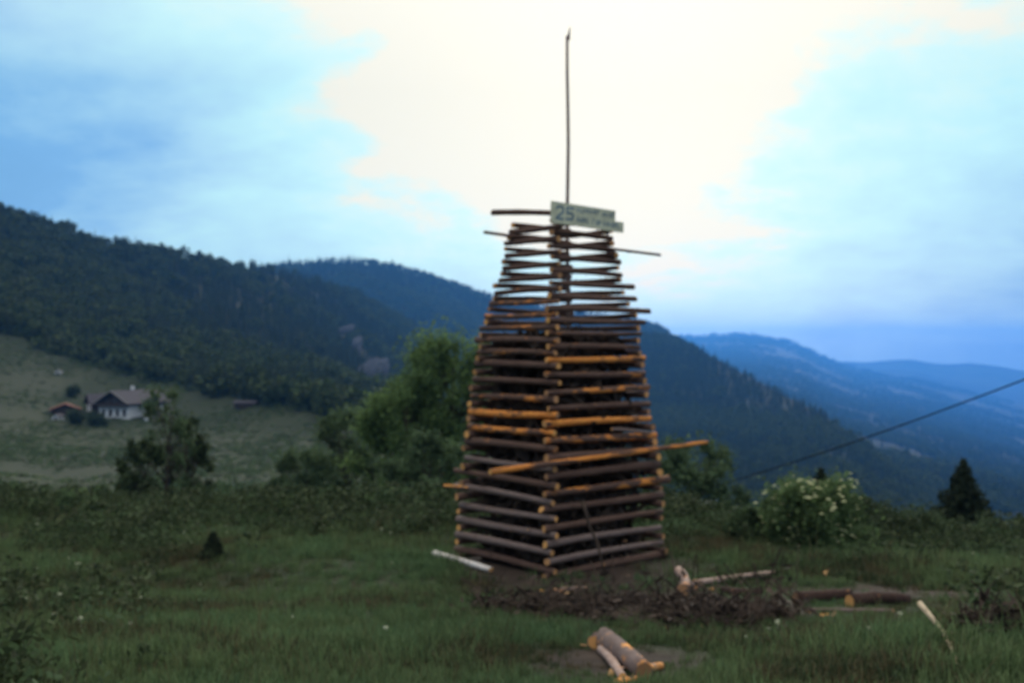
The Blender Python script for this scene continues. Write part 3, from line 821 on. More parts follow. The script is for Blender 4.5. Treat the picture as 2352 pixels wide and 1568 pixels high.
tree("shrub", 1720, 1172, 25.5, 130, leaves=5000, leaf=0.055, mat=M["leaf_shrub"], seed=25, lobes=20, low=0.05, gappy=0.12,
     label="low green shrub left of the flowering shrub", cat="shrub")
tree("shrub", 1985, 1150, 33, 110, leaves=5000, leaf=0.06, mat=M["leaf_dark"], seed=26, lobes=20, low=0.05, gappy=0.12,
     label="small dark shrub right behind the flowering shrub", cat="shrub")
tree("shrub", 2090, 1185, 30, 200, leaves=6000, leaf=0.05, mat=M["leaf_dark"], seed=27, lobes=24, low=0.05, gappy=0.12,
     label="low dark shrub between the flowering shrub and the spruce", cat="shrub")

tree("garden_tree", 352, 905, 352, 26, leaves=1500, leaf=0.42, mat=M["leaf_dark"], seed=61, lobes=16, low=0.1, gappy=0.2, label="small dark garden tree right of the farmhouse", cat="tree")
tree("garden_tree", 178, 942, 338, 36, leaves=1500, leaf=0.42, mat=M["leaf_dark"], seed=62, lobes=18, low=0.05, gappy=0.2, label="broad dark garden bush in front of the red roofed shed", cat="tree")
tree("garden_tree", 222, 948, 335, 40, leaves=1500, leaf=0.42, mat=M["leaf_dark"], seed=63, lobes=18, low=0.05, gappy=0.2, label="low dark garden bush below the farmhouse front", cat="tree")
tree("garden_tree", 168, 888, 385, 30, leaves=1500, leaf=0.42, mat=M["leaf_dark"], seed=64, lobes=18, low=0.1, gappy=0.2, label="round dark garden tree on the meadow above the red roofed shed", cat="tree")

def spruce(px, ytop, D, half_px, ybase_vis, seed, label, tiers=26):
    b0, h = tree_to(px, ytop, D)
    g = np.random.default_rng(seed)
    root = empty("spruce_tree", b0); tag(root, label, "spruce", "young spruces on the slope edge")
    b = MB(); b.tube([(0, 0, -0.3), (0, 0, h * 0.6), (0, 0, h)], [0.018 * h, 0.010 * h, 0.003 * h], 7); b.build("trunk", M["trunk"], root, True)
    hv = (ybase_vis - ytop) / FPX * D
    slope = (half_px / FPX * D) / hv
    P = []; br = MB()
    z = h * 0.985
    while z > 0.12 * h:
        dist = h - z
        r = min(slope * dist + 0.05, slope * hv * 1.5)
        n = 7 + int(6 * min(1, dist / hv))
        r0 = g.random() * 6.283
        for k in range(n):
            a = r0 + 6.283 * k / n + g.normal(0, 0.15); rr = r * g.uniform(0.72, 1.18)
            drop = g.uniform(0.10, 0.26); tipup = 0.10
            segs = max(4, int(rr / 0.05)); zz = z + g.normal(0, 0.02) * h * 0.3
            br.tube([(0, 0, zz), (rr * 0.95 * math.cos(a), rr * 0.95 * math.sin(a), zz - drop * rr)], [0.004 * h, 0.001 * h], 3)
            for s in range(segs):
                f = (s + 0.7) / segs
                side = 0.26 * rr * (1 - f) + 0.035
                for e in range(5):
                    o_ = g.uniform(-1, 1) * side
                    P.append((rr * f * math.cos(a) - o_ * math.sin(a), rr * f * math.sin(a) + o_ * math.cos(a),
                              zz - drop * rr * f + tipup * rr * f * f - g.uniform(0, 0.10)))
        z -= h * g.uniform(0.020, 0.034)
    br.build("branches", M["trunk"], root)
    P = np.array(P)
    V, F = leaf_quads(P, 0.055 * (D / 40), g, -0.2)
    new_obj("crown", mesh_np("crown", V, F), root, M["needle"])
    return root
spruce(2212, 1050, 40, 92, 1215, 3, "young dark spruce standing on the slope edge near the right side")
spruce(490, 1220, 22.0, 27, 1276, 9, "knee high dark spruce seedling alone in the left grass")
spruce(1886, 1072, 47, 55, 1160, 4, "small dark spruce tip rising behind the flowering shrub")

# ------------------------------------------------------------------ the log tower
N0 = np.array([0.67, 20.0]); DL = np.array([-0.66, 0.7513]); DR = np.array([0.7513, 0.66])
SL, SR = 2.80, 3.22
CEN = N0 + 0.5 * SL * DL + 0.5 * SR * DR
GROUND0 = g1(*CEN)

def log_mesh(seed, k=12, rings=9, L=3.0, r=0.065):
    """a round log along +x, centred on the origin, bark slot 0, cut faces slot 1"""
    g = np.random.default_rng(seed)
    V = []; F = []; Mi = []
    bend = g.normal(0, 0.012, 2); ph = g.random() * 6.28
    out = 1 + 0.05 * np.array([math.sin(2 * a + ph) + 0.6 * math.sin(3 * a + 2 * ph) for a in np.linspace(0, 6.283, k, endpoint=False)])
    for i in range(rings):
        t = i / (rings - 1); x = (t - 0.5) * L
        rr = r * (1.10 - 0.22 * t) * (1 + g.normal(0, 0.035))
        cyx = bend[0] * math.sin(t * math.pi); czx = bend[1] * math.sin(t * math.pi * 1.3)
        sl = g.normal(0, 0.010) if i in (0, rings - 1) else 0
        for j in range(k):
            a = 6.283185 * j / k
            V.append((x + sl * math.cos(a) * 2, cyx + rr * out[j] * math.cos(a) * (1 + g.normal(0, 0.015)), czx + rr * out[j] * math.sin(a)))
    for i in range(rings - 1):
        for j in range(k):
            a = i * k + j; b = i * k + (j + 1) % k
            F.append((a, b, b + k, a + k)); Mi.append(0)
    # chamfered cut faces
    for e, sgn in ((0, -1), (rings - 1, 1)):
        c = len(V)
        for j in range(k):
            v = V[e * k + j]; m0 = V[e * k]; 
            V.append((v[0] + sgn * 0.006, v[1] * 0.9, v[2] * 0.9))
        for j in range(k):
            a = e * k + j; b = e * k + (j + 1) % k; a2 = c + j; b2 = c + (j + 1) % k
            F.append((b, a, a2, b2) if sgn < 0 else (a, b, b2, a2)); Mi.append(0)
        f = tuple(c + j for j in range(k)); F.append(f[::-1] if sgn < 0 else f); Mi.append(1)
    # stubs of lopped branches
    for q in range(4):
        t = g.uniform(0.08, 0.92); a = g.random() * 6.283; x = (t - 0.5) * L; r0 = g.uniform(0.010, 0.017); o = len(V)
        n_ = (math.cos(a), math.sin(a)); tx = g.normal(0.25, 0.2)
        for (h_, rr_) in ((r * 0.85, r0 * 1.5), (r * 1.28, r0)):
            for j in range(5):
                b_ = 6.283185 * j / 5; u_, w_ = rr_ * math.cos(b_), rr_ * math.sin(b_)
                V.append((x + u_ + tx * (h_ - r), h_ * n_[0] - w_ * n_[1], h_ * n_[1] + w_ * n_[0]))
        for j in range(5):
            F.append((o + j, o + (j + 1) % 5, o + 5 + (j + 1) % 5, o + 5 + j)); Mi.append(0)
        F.append(tuple(o + 5 + j for j in range(5))); Mi.append(1)
    me = mesh_np("log", V, F, True, Mi)
    me.polygons.foreach_set("use_smooth", np.array([m == 0 for m in Mi]))
    return me

LOGS = {}
def log_variants(key, bark):
    out = []
    for s in range(7):
        me = log_mesh(100 + s); me.materials.append(M[bark]); me.materials.append(M["cut"]); out.append(me)
    LOGS[key] = out
for key in ("bark", "bark_dark", "bark_grey", "bark_birch", "bark_tan"): log_variants(key, key)

def place_log(name, p0, p1, d, key="bark", peel=0.3, parent=None, var=None, roll=None):
    p0, p1 = Vector(p0), Vector(p1)
    me = LOGS[key][random.randrange(7) if var is None else var]
    o = bpy.data.objects.new(name, me); link(o, parent)
    v = p1 - p0
    q = v.to_track_quat('X', 'Z') @ Quaternion((1, 0, 0), random.random() * 6.283 if roll is None else roll)
    o.rotation_mode = 'QUATERNION'; o.rotation_quaternion = q
    o.location = (p0 + p1) / 2 - (parent.location if parent else Vector((0, 0, 0)))
    o.scale = (v.length / 3.0, d / 0.13, d / 0.13)
    o["peel"] = float(peel)
    return o

tower = empty("log_tower", (CEN[0], CEN[1], GROUND0))
tag(tower, "tall tapering bonfire tower of crosswise stacked spruce logs", "log tower")
ZT = [0.0, 0.25, 1.5, 2.8, 3.75, 4.65, 5.34, 6.16, 6.9]
ST = [1.0, 1.0, 0.97, 0.875, 0.81, 0.745, 0.625, 0.53, 0.47]
def side_scale(z): return float(np.interp(z, ZT, ST))
za = [0.16 + 0.306 * k for k in range(13)] + [0.16 + 0.306 * 12 + 0.24 * k for k in range(1, 13)]
peelA = {3: .25, 7: .3, 8: .52, 9: .70, 10: .4, 11: .25, 12: .2, 13: .4, 14: .4, 15: .42, 16: .45, 17: .42, 18: .3, 20: .2}
peelB = {5: .5, 8: .56, 9: .72, 10: .2, 11: .58, 12: .42, 13: .66, 14: .4, 15: .3, 17: .2}
rr = random.Random(11)
def crib_log(z, direction, face, k, last=False):
    """direction 'A' runs along DL, 'B' along DR; face +1 is the side turned to the camera"""
    s = side_scale(z); d = (0.153 * rr.uniform(0.76, 0.97)) if z < 3.9 else 0.114 * rr.uniform(0.88, 1.04)
    e0 = rr.uniform(0.08, 0.19); e1 = rr.uniform(0.08, 0.19)
    if direction == 'A':
        half, off, U, W = SL * s / 2 - 0.12, SR * s / 2 - 0.12, DL, DR
    else:
        half, off, U, W = SR * s / 2 - 0.12, SL * s / 2 - 0.12, DR, DL
    off *= (1 if face > 0 else -1)
    c = CEN - W * off
    extra = 0.0
    if direction == 'B' and face > 0:
        e1 += {16: 0.25, 17: 0.55, 18: 0.30, 19: 0.28, 15: .12, 5: 0.26, 0: .05}.get(k, 0)
    if direction == 'A' and face > 0:
        e1 += {5: 0.22, 6: 0.0, 14: .12, 15: .1, 24: 0.62, 4: .1}.get(k, 0)
    p0 = c - U * (half + e0); p1 = c + U * (half + e1)
    j_ = 0.016 if z < 3.9 else 0.008
    t0, t1 = rr.normalvariate(0, j_), rr.normalvariate(0, j_)
    if direction == 'A' and face > 0 and k == 24: t1 += 0.2; e1 += 0.05
    jit = rr.normalvariate(0, 0.015)
    p0 = p0 + W * jit; p1 = p1 + W * rr.normalvariate(0, 0.015)
    pe = (peelA if direction == 'A' else peelB).get(k, 0.08) if face > 0 else rr.choice([0.1, 0.2, 0.3])
    key = "bark"
    if face > 0 and ((direction == 'A' and k in (1, 2, 3, 4, 6)) or (direction == 'B' and k in (1, 2))): key = "bark_grey"; d *= 1.02
    zz = GROUND0 + z
    a, b = (*p0, zz + t0), (*p1, zz + t1)
    if rr.random() < 0.5: a, b = b, a
    return place_log("log", a, b, d, key, pe, tower)
for k, z in enumerate(za):
    for f in (1, -1): crib_log(z, 'A', f, k)
    zb = z - 0.153 if k < 13 else z - 0.12
    for f in (1, -1): crib_log(max(zb, 0.075), 'B', f, k)
# sticks standing against the right face
def stick(name, p0, p1, r, mat, parent=None, bend=0.03, seed=0, n=6, taper=0.4):
    g = np.random.default_rng(seed); p0 = Vector(p0); p1 = Vector(p1); L = (p1 - p0).length
    pts = []; rad = []
    for i in range(n):
        t = i / (n - 1); q = p0.lerp(p1, t) + Vector(g.normal(0, bend, 3)) * math.sin(t * math.pi)
        pts.append(q - (parent.location if parent else Vector((0, 0, 0)))); rad.append(r * (1 - taper * t))
    b = MB(); b.tube(pts, rad, 7); return b.build(name, mat, parent, True)

# wood and brush stacked inside, to two thirds of the height
def brush_fill():
    g = np.random.default_rng(5); b = MB()
    for k in range(520):
        z = g.uniform(0.1, 4.35); s = side_scale(z) * 0.5 - 0.10
        a = g.uniform(-1, 1); c = g.uniform(-1, 1)
        p = CEN + DL * a * (SL * s - 0.1) + DR * c * (SR * s - 0.1)
        dirv = g.normal(size=3) * np.array([1, 1, 0.35]); dirv /= np.linalg.norm(dirv); L = g.uniform(0.5, 1.3)
        # keep inside the walls
        ends = []
        for sg in (-1, 1):
            q = p + dirv[:2] * L / 2 * sg; rel = q - CEN
            u = np.clip(rel @ DL, -(SL * s - 0.02), SL * s - 0.02); w = np.clip(rel @ DR, -(SR * s - 0.02), SR * s - 0.02)
            q = CEN + DL * u + DR * w
            ends.append((q[0] - CEN[0], q[1] - CEN[1], min(max(0.06, z + dirv[2] * L / 2 * sg), 4.5)))
        b.tube(ends, [g.uniform(0.03, 0.075), g.uniform(0.02, 0.05)], 5)
    for k in range(5200):
        z = g.uniform(0.05, 4.4); s = side_scale(z) * 0.5 - 0.07
        p = CEN + DL * g.uniform(-1, 1) * (SL * s - 0.05) + DR * g.uniform(-1, 1) * (SR * s - 0.05)
        c = np.array([p[0] - CEN[0], p[1] - CEN[1], z]); d = g.normal(size=3) * 0.16; e = g.normal(size=3) * 0.05
        b.add([c - d, c + e, c + d, c - e], [(0, 1, 2, 3)])
    o = b.build("brushwood", M["soil_wood"], tower); tag(o, "dark brushwood packed inside the tower", kind="stuff")
brush_fill()

# ------------------------------------------------------------------ poles, sign, cable
pc = np.array([1.105 + 0.0, 22.1])
mb = MB(); g = np.random.default_rng(3)
pts = [(pc[0] + 0.012 * math.sin(k * 1.3), pc[1], GROUND0 + 3.9 + k * (6.45 / 9)) for k in range(10)]
mb.tube(pts, [0.041 - 0.0014 * k for k in range(10)], 8)
mast = mb.build("mast", None, None, True); mast.data.materials.clear(); mast.data.materials.append(M["bark_grey"]); mast["peel"] = 0.05
b = MB(); b.tube([(pc[0] + 0.01, pc[1], GROUND0 + 10.27), (pc[0] + 0.045, pc[1], GROUND0 + 10.52)], [0.035, 0.008], 5)
b.build("split_tip", M["bark"], mast)
tag(mast, "thin bare mast rising from the middle of the tower into the sky", "mast")

def twoD(px, py, D): return at(px, py, D)
lp = place_log("leaning_pole", at(1127, 1083, 19.15), at(1622, 1015, 22.95), 0.10, "bark", 0.62)
tag(lp, "long thin peeled pole laid slantwise across the front of the tower", "pole")
tp = place_log("through_pole", at(1112, 533, 22.0), at(1516, 586, 21.9), 0.062, "bark", 0.05)
tag(tp, "thin pole stuck sideways through the top of the tower", "pole")
tp = place_log("short_stick", at(1020, 1114, 21.6), at(1075, 1119, 21.3), 0.05, "bark_grey", 0.7)
tag(tp, "short pale stick poking out of the tower's left corner at mid height", "stick")
tp = stick("propped_stick", at(1338, 1150, 20.15), at(1388, 1310, 19.8), 0.03, M["soil_wood"], seed=8)
tag(tp, "thin crooked stick propped against the lower right face of the tower", "stick")
tp = place_log("crossed_stick", at(1405, 985, 21.3), at(1490, 992, 21.9), 0.06, "bark_grey", 0.2)
tag(tp, "grey stick wedged between two logs of the right face", "stick")

M["board"] = simple("sign_paint", (0.54, 0.55, 0.40), 0.2, 5)
M["letter"] = simple("sign_letter", (0.11, 0.19, 0.27), 0.2, 5)
def sign():
    # fixed to the uppermost logs of the right face
    ztop = GROUND0 + 6.6; s = side_scale(6.6)
    a = at(1266, 486, 20.75); b_ = at(1433, 511, 21.78)
    ux = (b_ - a); L = ux.length; ux.normalize()
    nrm = Vector((-DL[0], -DL[1], 0)); nrm = (nrm - ux * nrm.dot(ux)).normalized()
    up = nrm.cross(ux).normalized()
    if up.z < 0: up = -up
    root = empty("sign_board", a)
    root.matrix_world = Matrix((( ux.x, -nrm.x, up.x, a.x), (ux.y, -nrm.y, up.y, a.y), (ux.z, -nrm.z, up.z, a.z), (0, 0, 0, 1)))
    tag(root, "pale painted sign of two boards reading 25 on the tower top", "sign")
    def plank(x0, x1, z0, z1, y, nm):
        m = MB(); n = 8
        for i in range(n):
            xa = x0 + (x1 - x0) * i / n; xb = x0 + (x1 - x0) * (i + 1) / n
        m.box(x0, x1, y, y + 0.022, z0, z1); return m.build(nm, M["board"], root)
    plank(0.0, L * 0.875, -0.004, 0.205, 0.0, "board")
    plank(0.01, L, -0.20, 0.004, 0.003, "board")
    for x in (0.25, L * 0.78):
        m = MB(); m.box(x, x + 0.05, 0.028, 0.07, -0.28, 0.18); m.build("batten", M["dark_wood"], root)
    def strokes(x, z, w, h, segs, t):
        m = MB()
        for (x0, z0, x1, z1) in segs:
            p0 = Vector((x + x0 * w, 0, z + z0 * h)); p1 = Vector((x + x1 * w, 0, z + z1 * h)); d = (p1 - p0).normalized(); n = Vector((-d.z, 0, d.x)) * t / 2
            p0 -= d * t * 0.3; p1 += d * t * 0.3
            q = [p0 - n, p1 - n, p1 + n, p0 + n]
            m.add([(v.x, -0.005 , v.z) for v in q] + [(v.x, -0.001, v.z) for v in q], [(0, 1, 2, 3), (7, 6, 5, 4), (0, 4, 5, 1), (1, 5, 6, 2), (2, 6, 7, 3), (3, 7, 4, 0)])
        return m
    two = [(0, .8, .2, 1), (.2, 1, .8, 1), (.8, 1, 1, .78), (1, .78, .9, .55), (.9, .55, 0, 0), (0, 0, 1, 0)]
    five = [(1, 1, .1, 1), (.1, 1, .05, .56), (.05, .56, .7, .6), (.7, .6, 1, .38), (1, .38, .85, .08), (.85, .08, 0, .02)]
    strokes(0.12, -0.10, 0.17, 0.22, two, 0.034).build("numeral", M["letter"], root)
    strokes(0.36, -0.10, 0.17, 0.22, five, 0.034).build("numeral", M["letter"], root)
    # two lines of smaller lettering, too weathered to read
    r_ = random.Random(4)
    for (x0, x1, z, h) in ((0.62, 0.86, 0.07, 0.085), (0.94, 1.16, 0.07, 0.085), (1.24, L * 0.86, 0.06, 0.085), (0.62, 0.92, -0.11, 0.085), (1.0, 1.22, -0.115, 0.085), (1.28, L - 0.08, -0.12, 0.085)):
        x = x0
        while x < x1:
            w = r_.uniform(0.04, 0.06)
            segs = r_.choice([[(0, 0, 0, 1), (0, .5, 1, .5)], [(0, 0, 0, 1), (0, 1, 1, 0.9)], [(0, 0, .5, 1), (.5, 1, 1, 0)], [(0, 0, 0, 1), (0, 0, 1, 0.05)], [(0, .1, 0, 1), (0, 1, 1, .6), (1, .6, 0, .1)]])
            strokes(x, z, w, h, segs, 0.016).build("letter", M["letter"], root)
            x += w + 0.032
sign()

M["cable"] = simple("cable_steel", (0.02, 0.02, 0.024), 0.2, 3, rough=1.0)
M["cable"].node_tree.nodes["Principled BSDF"].inputs["Specular IOR Level"].default_value = 0.0
a = at(2700, 738, 30); c = at(1600, 1128, 60)
pts = [a.lerp(c, t) + Vector((0, 0, -0.25 * math.sin(math.pi * t))) for t in np.linspace(0, 1, 24)]
b = MB(); b.tube(pts, [0.026] * 24, 6); o = b.build("cable", M["cable"], None, True)
tag(o, "thin dark cable slanting down from the right edge across the valley", "cable")

# ------------------------------------------------------------------ logs lying about
def hit(px, py, lift=0.0):
    """where the line of sight through (px, py) meets the ground"""
    lo, hi = 4.0, 60.0
    dx = (px - CX) / FPX; dz = -(py - CY) / FPX
    ys = np.linspace(lo, hi, 2400)
    dif = (EYE + dz * ys) - (gz(dx * ys, ys) + lift)
    k = np.argmax(dif < 0)
    y = ys[k] if dif[k] < 0 else hi
    return Vector((dx * y, y, g1(dx * y, y) + lift))

def ground_log(px0, py0, px1, py1, d, key, peel, name, label, cat="log", lift=None, lift1=None, group="felled logs lying by the tower"):
    l0 = d * 0.45 if lift is None else lift
    l1 = l0 if lift1 is None else lift1
    o = place_log(name, hit(px0, py0, l0), hit(px1, py1, l1), d, key, peel)
    return tag(o, label, cat, group)

ground_log(997, 1270, 1127, 1307, 0.115, "bark_birch", 0.25, "birch_log", "white barked birch log leaning by the tower's left foot", lift=0.10, lift1=0.07)
ground_log(1592, 1338, 1776, 1314, 0.095, "bark_tan", 0.3, "pole_log", "long pale pole lying on the grass right of the tower", "pole")
ground_log(1556, 1308, 1582, 1348, 0.15, "bark_tan", 0.4, "short_log", "short pale chunk of log tilted at the tower's right foot", lift=0.22, lift1=0.10)
ground_log(1568, 1354, 1596, 1340, 0.20, "bark_grey", 0.5, "short_log", "stubby log block showing its cut face right of the tower")
ground_log(1655, 1354, 1746, 1359, 0.125, "bark_dark", 0.1, "short_log", "short dark log with yellow cut end below the pale pole")
ground_log(1826, 1373, 1954, 1363, 0.185, "bark_dark", 0.2, "thick_log", "thick dark log with orange cut end, left of the lying pair")
ground_log(1950, 1381, 2086, 1372, 0.20, "bark_dark", 0.2, "thick_log", "thick dark log, right of the lying pair")
ground_log(1850, 1401, 2050, 1401, 0.075, "bark_grey", 0.1, "thin_log", "thin grey debarked pole in front of the thick dark logs", "pole")
ground_log(1393, 1470, 1478, 1540, 0.21, "bark_grey", 0.44, "thick_log", "thick grey brown log in the foreground with peeling bark")
ground_log(1366, 1474, 1392, 1452, 0.15, "bark_grey", 0.3, "short_log", "short log with round orange cut face beside the foreground log")
ground_log(1382, 1490, 1432, 1552, 0.10, "bark_tan", 0.3, "thin_log", "thin pale branch left along the foreground log")
ground_log(1462, 1550, 1518, 1524, 0.085, "bark_tan", 0.8, "short_log", "short orange peeled billet across the end of the foreground log")
ground_log(1415, 1566, 1462, 1556, 0.07, "bark_grey", 0.7, "short_log", "small peeled billet at the bottom edge below the foreground log")
ground_log(1262, 1358, 1345, 1350, 0.09, "bark_grey", 0.55, "short_log", "pale peeled billet on the soil before the tower's near corner")
# pale fallen branch at the right
def branch(px, pts, r, label):
    P = [hit(x, y, l) for (x, y, l) in pts]
    b = MB(); b.tube(P, [r * (1 - 0.14 * i) for i in range(len(P))], 7)
    o = b.build("fallen_branch", M["pale_stick"], None, True)
    q = P[len(P) // 2]
    b = MB(); b.tube([q, hit(pts[len(pts) // 2][0] + 55, pts[len(pts) // 2][1] + 2, 0.06), hit(pts[len(pts) // 2][0] + 72, pts[len(pts) // 2][1] - 4, 0.10)], [r * .5, r * .35, r * .15], 5)
    b.build("twig", M["pale_stick"], o, True)
    return tag(o, label, "branch")
branch(0, [(2112, 1384, 0.35), (2140, 1418, 0.25), (2166, 1452, 0.16), (2186, 1490, 0.1), (2200, 1530, 0.06)], 0.032, "pale forked branch lying on the grass near the right edge")

# wood chips and bark scraps
chip_mesh = []
for s in range(5):
    g = np.random.default_rng(60 + s); k = 6
    ang = np.sort(g.random(k) * 6.283); rad = g.uniform(0.5, 1.0, k)
    top = [(rad[i] * math.cos(ang[i]) * 1.6, rad[i] * math.sin(ang[i]), 0.14 + g.normal(0, .05)) for i in range(k)]
    bot = [(v[0] * .9, v[1] * .9, -0.12) for v in top]
    F = [tuple(range(k)), tuple(range(k, 2 * k))[::-1]] + [(i, i + k, (i + 1) % k + k, (i + 1) % k) for i in range(k)]
    me = mesh_np("wood_chip", top + bot, F); me.materials.append(M["chip"]); chip_mesh.append(me)
chips = [(1342, 1480, .045, "orange wood chip just left of the round cut face in the foreground"),
         (1896, 1316, .06, "orange wood chip on the grass beyond the thick dark logs"),
         (1855, 1404, .05, "orange wood chip at the end of the thin grey pole"),
         (1892, 1410, .06, "yellow wood chip below the middle of the thin grey pole"),
         (1915, 1408, .045, "wood chip among those below the thin grey pole, to their right"),
         (1940, 1444, .06, "pale chip on the grass below the thick dark logs"),
         (1962, 1441, .055, "pale chip to the right of its twin below the thick dark logs"),
         (1555, 1357, .055, "orange wood chip at the foot of the tilted log chunk"),
         (1625, 1386, .05, "crooked pale chip on the dark soil right of the tower"),
         (1526, 1417, .045, "small orange chip in the middle of the dark soil"),
         (1195, 1385, .05, "rusty wood chip on the grass left of the dark soil"),
         (1278, 1362, .07, "large pale chip at the left of the heap before the near corner"),
         (1302, 1361, .06, "pinkish chip in the middle of the heap before the near corner"),
         (1322, 1352, .07, "pale flat chip at the right of the heap before the near corner"),
         (1247, 1356, .05, "rusty chip under the tower's near corner"),
         (1402, 1545, .05, "pale bark scrap below the thin branch in the foreground"),
         (1635, 1353, .05, "pale chip lying between the block and the short dark log")]
for i, (x, y, s, lab) in enumerate(chips):
    o = bpy.data.objects.new("wood_chip", chip_mesh[i % 5]); link(o)
    o.location = hit(x, y, s * 0.8); o.scale = (s, s, s * 1.1); o.rotation_euler = (random.uniform(-.9, .9), random.uniform(-.5, .9), random.random() * 6.28)
    tag(o, lab, "wood chip", "wood chips scattered round the tower")

r_ = random.Random(21)
for i in range(16):
    o = bpy.data.objects.new("wood_chip", chip_mesh[i % 5]); link(o); k = r_.uniform(0.018, 0.036)
    o.location = hit(r_.uniform(1200, 1760), r_.uniform(1350, 1450), k * 0.8); o.scale = (k * 1.3, k, k); o.rotation_euler = (r_.uniform(-.8, .8), r_.uniform(-.6, .6), r_.random() * 6.28)
    tag(o, "tiny wood chip strewn over the dark soil before the tower", "wood chip", "tiny chips strewn over the soil")

# slash: heap of cut twigs in front of the tower
def slash(name, cx, cyy, rx, ry, hmax, n, label, seed, up=0.22, lmax=0.8):
    g = np.random.default_rng(seed); b = MB()
    for k in range(n):
        r_ = math.sqrt(g.random()); a = g.random() * 6.283
        x = cx + rx * r_ * math.cos(a); y = cyy + ry * r_ * math.sin(a)
        if float(vnoise(x * 1.3, y * 1.3, 8)) < 0.38: continue
        z = g1(x, y) + 0.03 + g.random() ** 1.6 * hmax * (1 - r_ ** 2) * (0.3 + 1.4 * float(vnoise(x * 1.6, y * 1.6, 5)))
        d = g.normal(size=3) * np.array([1, 1, up]); d /= np.linalg.norm(d); L = g.uniform(0.2, lmax)
        p = np.array([x, y, z + abs(d[2]) * L * 0.4])
        b.tube([p - d * L / 2, p + g.normal(0, 0.03, 3), p + d * L / 2], [g.uniform(0.005, 0.016), 0.008, 0.003], 4, cap=False)
        if k % 2 == 0:
            for q in range(7):
                c = p + d * g.uniform(-.5, .5) * L + g.normal(0, 0.05, 3); e = g.normal(size=3) * 0.05; f_ = g.normal(size=3) * 0.02
                b.add([c - e, c + f_, c + e, c - f_], [(0, 1, 2, 3)])
    o = b.build(name, M["soil_wood"]); return tag(o, label, "brush pile", kind="stuff")
h = hit(1440, 1405); slash("brush_pile", h.x, h.y, 2.1, 1.6, 0.13, 300, "brown heap of cut twigs on the soil before the tower", 2, 0.35, 1.0)
h = hit(1660, 1425); slash("brush_pile", h.x, h.y, 1.1, 0.9, 0.20, 200, "dark twig heap right of the tower below the short dark log", 3, 0.7, 1.2)
h = hit(2275, 1475); slash("brush_pile", h.x, h.y, 0.6, 0.5, 0.34, 260, "dark twig heap at the right edge of the foreground", 4)
h = hit(1200, 1410); slash("brush_pile", h.x, h.y, 0.9, 0.45, 0.14, 200, "flat brown scatter of twigs left before the tower", 6)

# ------------------------------------------------------------------ grass and weeds
def grass_proto(name, seed, mat, n, hgt, spread, wid):
    g = np.random.default_rng(seed); V = []; F = []
    for k in range(n):
        x, y = g.normal(0, spread, 2); a = g.random() * 6.283; h = hgt * g.uniform(0.45, 1.15); lean = g.uniform(0.15, 0.8) * h
        dx, dy = math.cos(a), math.sin(a); w = wid * g.uniform(0.7, 1.3); px_, py_ = -dy * w, dx * w
        o = len(V)
        V += [(x - px_, y - py_, -0.03), (x + px_, y + py_, -0.03), (x + dx * lean * .35 + px_ * .8, y + dy * lean * .35 + py_ * .8, h * .6),
              (x + dx * lean * .35 - px_ * .8, y + dy * lean * .35 - py_ * .8, h * .6), (x + dx * lean, y + dy * lean, h * .95)]
        F += [(o, o + 1, o + 2, o + 3), (o + 3, o + 2, o + 4)]
    me = mesh_np(name, V, F); me.materials.append(mat); return bpy.data.objects.new(name, me)

def weed_proto(name, seed, mat, n, hgt, spread, leaf, up=0.6):
    g = np.random.default_rng(seed)
    C = np.stack([g.normal(0, spread, n), g.normal(0, spread, n), hgt * g.random(n) ** 0.8], -1)
    V, F = leaf_quads(C, leaf, g, up); me = mesh_np(name, V, F); me.materials.append(mat); return bpy.data.objects.new(name, me)

M["umbel"] = leaf_mat("umbel", (0.35, 0.38, 0.25), (0.55, 0.56, 0.42), scale=2.0, trans=0.2)
def flower_proto(name, seed):
    g = np.random.default_rng(seed); b = MB()
    b.tube([(0, 0, 0), (0.02, 0.01, 0.4)], [0.004, 0.003], 3, cap=False)
    for k in range(18):
        r_ = 0.05 * math.sqrt(g.random()); a = g.random() * 6.283; c = np.array([0.02 + r_ * math.cos(a), 0.01 + r_ * math.sin(a), 0.40 + g.normal(0, .008)])
        e = g.normal(0, 0.014, 3); f_ = g.normal(0, 0.014, 3); b.add([c - e, c + f_, c + e, c - f_], [(0, 1, 2, 3)])
    me = b.mesh(name); me.materials.append(M["umbel"]); return bpy.data.objects.new(name, me)

def field_points(n, seed, ymin, ymax, mask):
    g = np.random.default_rng(seed)
    # more plants near the camera, thinning with distance
    y = ymin * (ymax / ymin) ** (g.random(n) ** 0.72)
    x = g.uniform(-1, 1, n) * (0.50 * y + 2.0)
    ok = mask(x, y, g.random(n)); x, y = x[ok], y[ok]
    return np.stack([x, y, gz(x, y)], -1)

def soil_mask(x, y):
    l = np.minimum(np.hypot((x - 1.0) * 0.36, (y - 21.3) * 0.36), np.hypot((x - 2.0) * 0.33, (y - 16.9) * 0.36))
    l = np.minimum(l, np.hypot((x - 6.3) * 0.36, (y - 18.4) * 0.8))
    l = np.minimum(l, np.hypot((x - 1.15) * 0.7, (y - 11.7) * 0.6) + 0.25)
    return l + 1.3 * (0.5 + 0.35 * fbm(x * 0.9, y * 0.9, 3, 70))
def keep_grass(x, y, u):
    rel = np.stack([x - CEN[0], y - CEN[1]], -1); inside = (np.abs(rel @ DL) < SL / 2) & (np.abs(rel @ DR) < SR / 2)
    return (~inside) & (u < np.clip((soil_mask(x, y) - 1.15) / 0.5, 0.06, 1)) & (u < 0.55 + 0.9 * np.clip(fbm(x * .3, y * .3, 3, 81) + .5, 0, 1))
P = field_points(52000, 91, 8.0, 75, keep_grass)
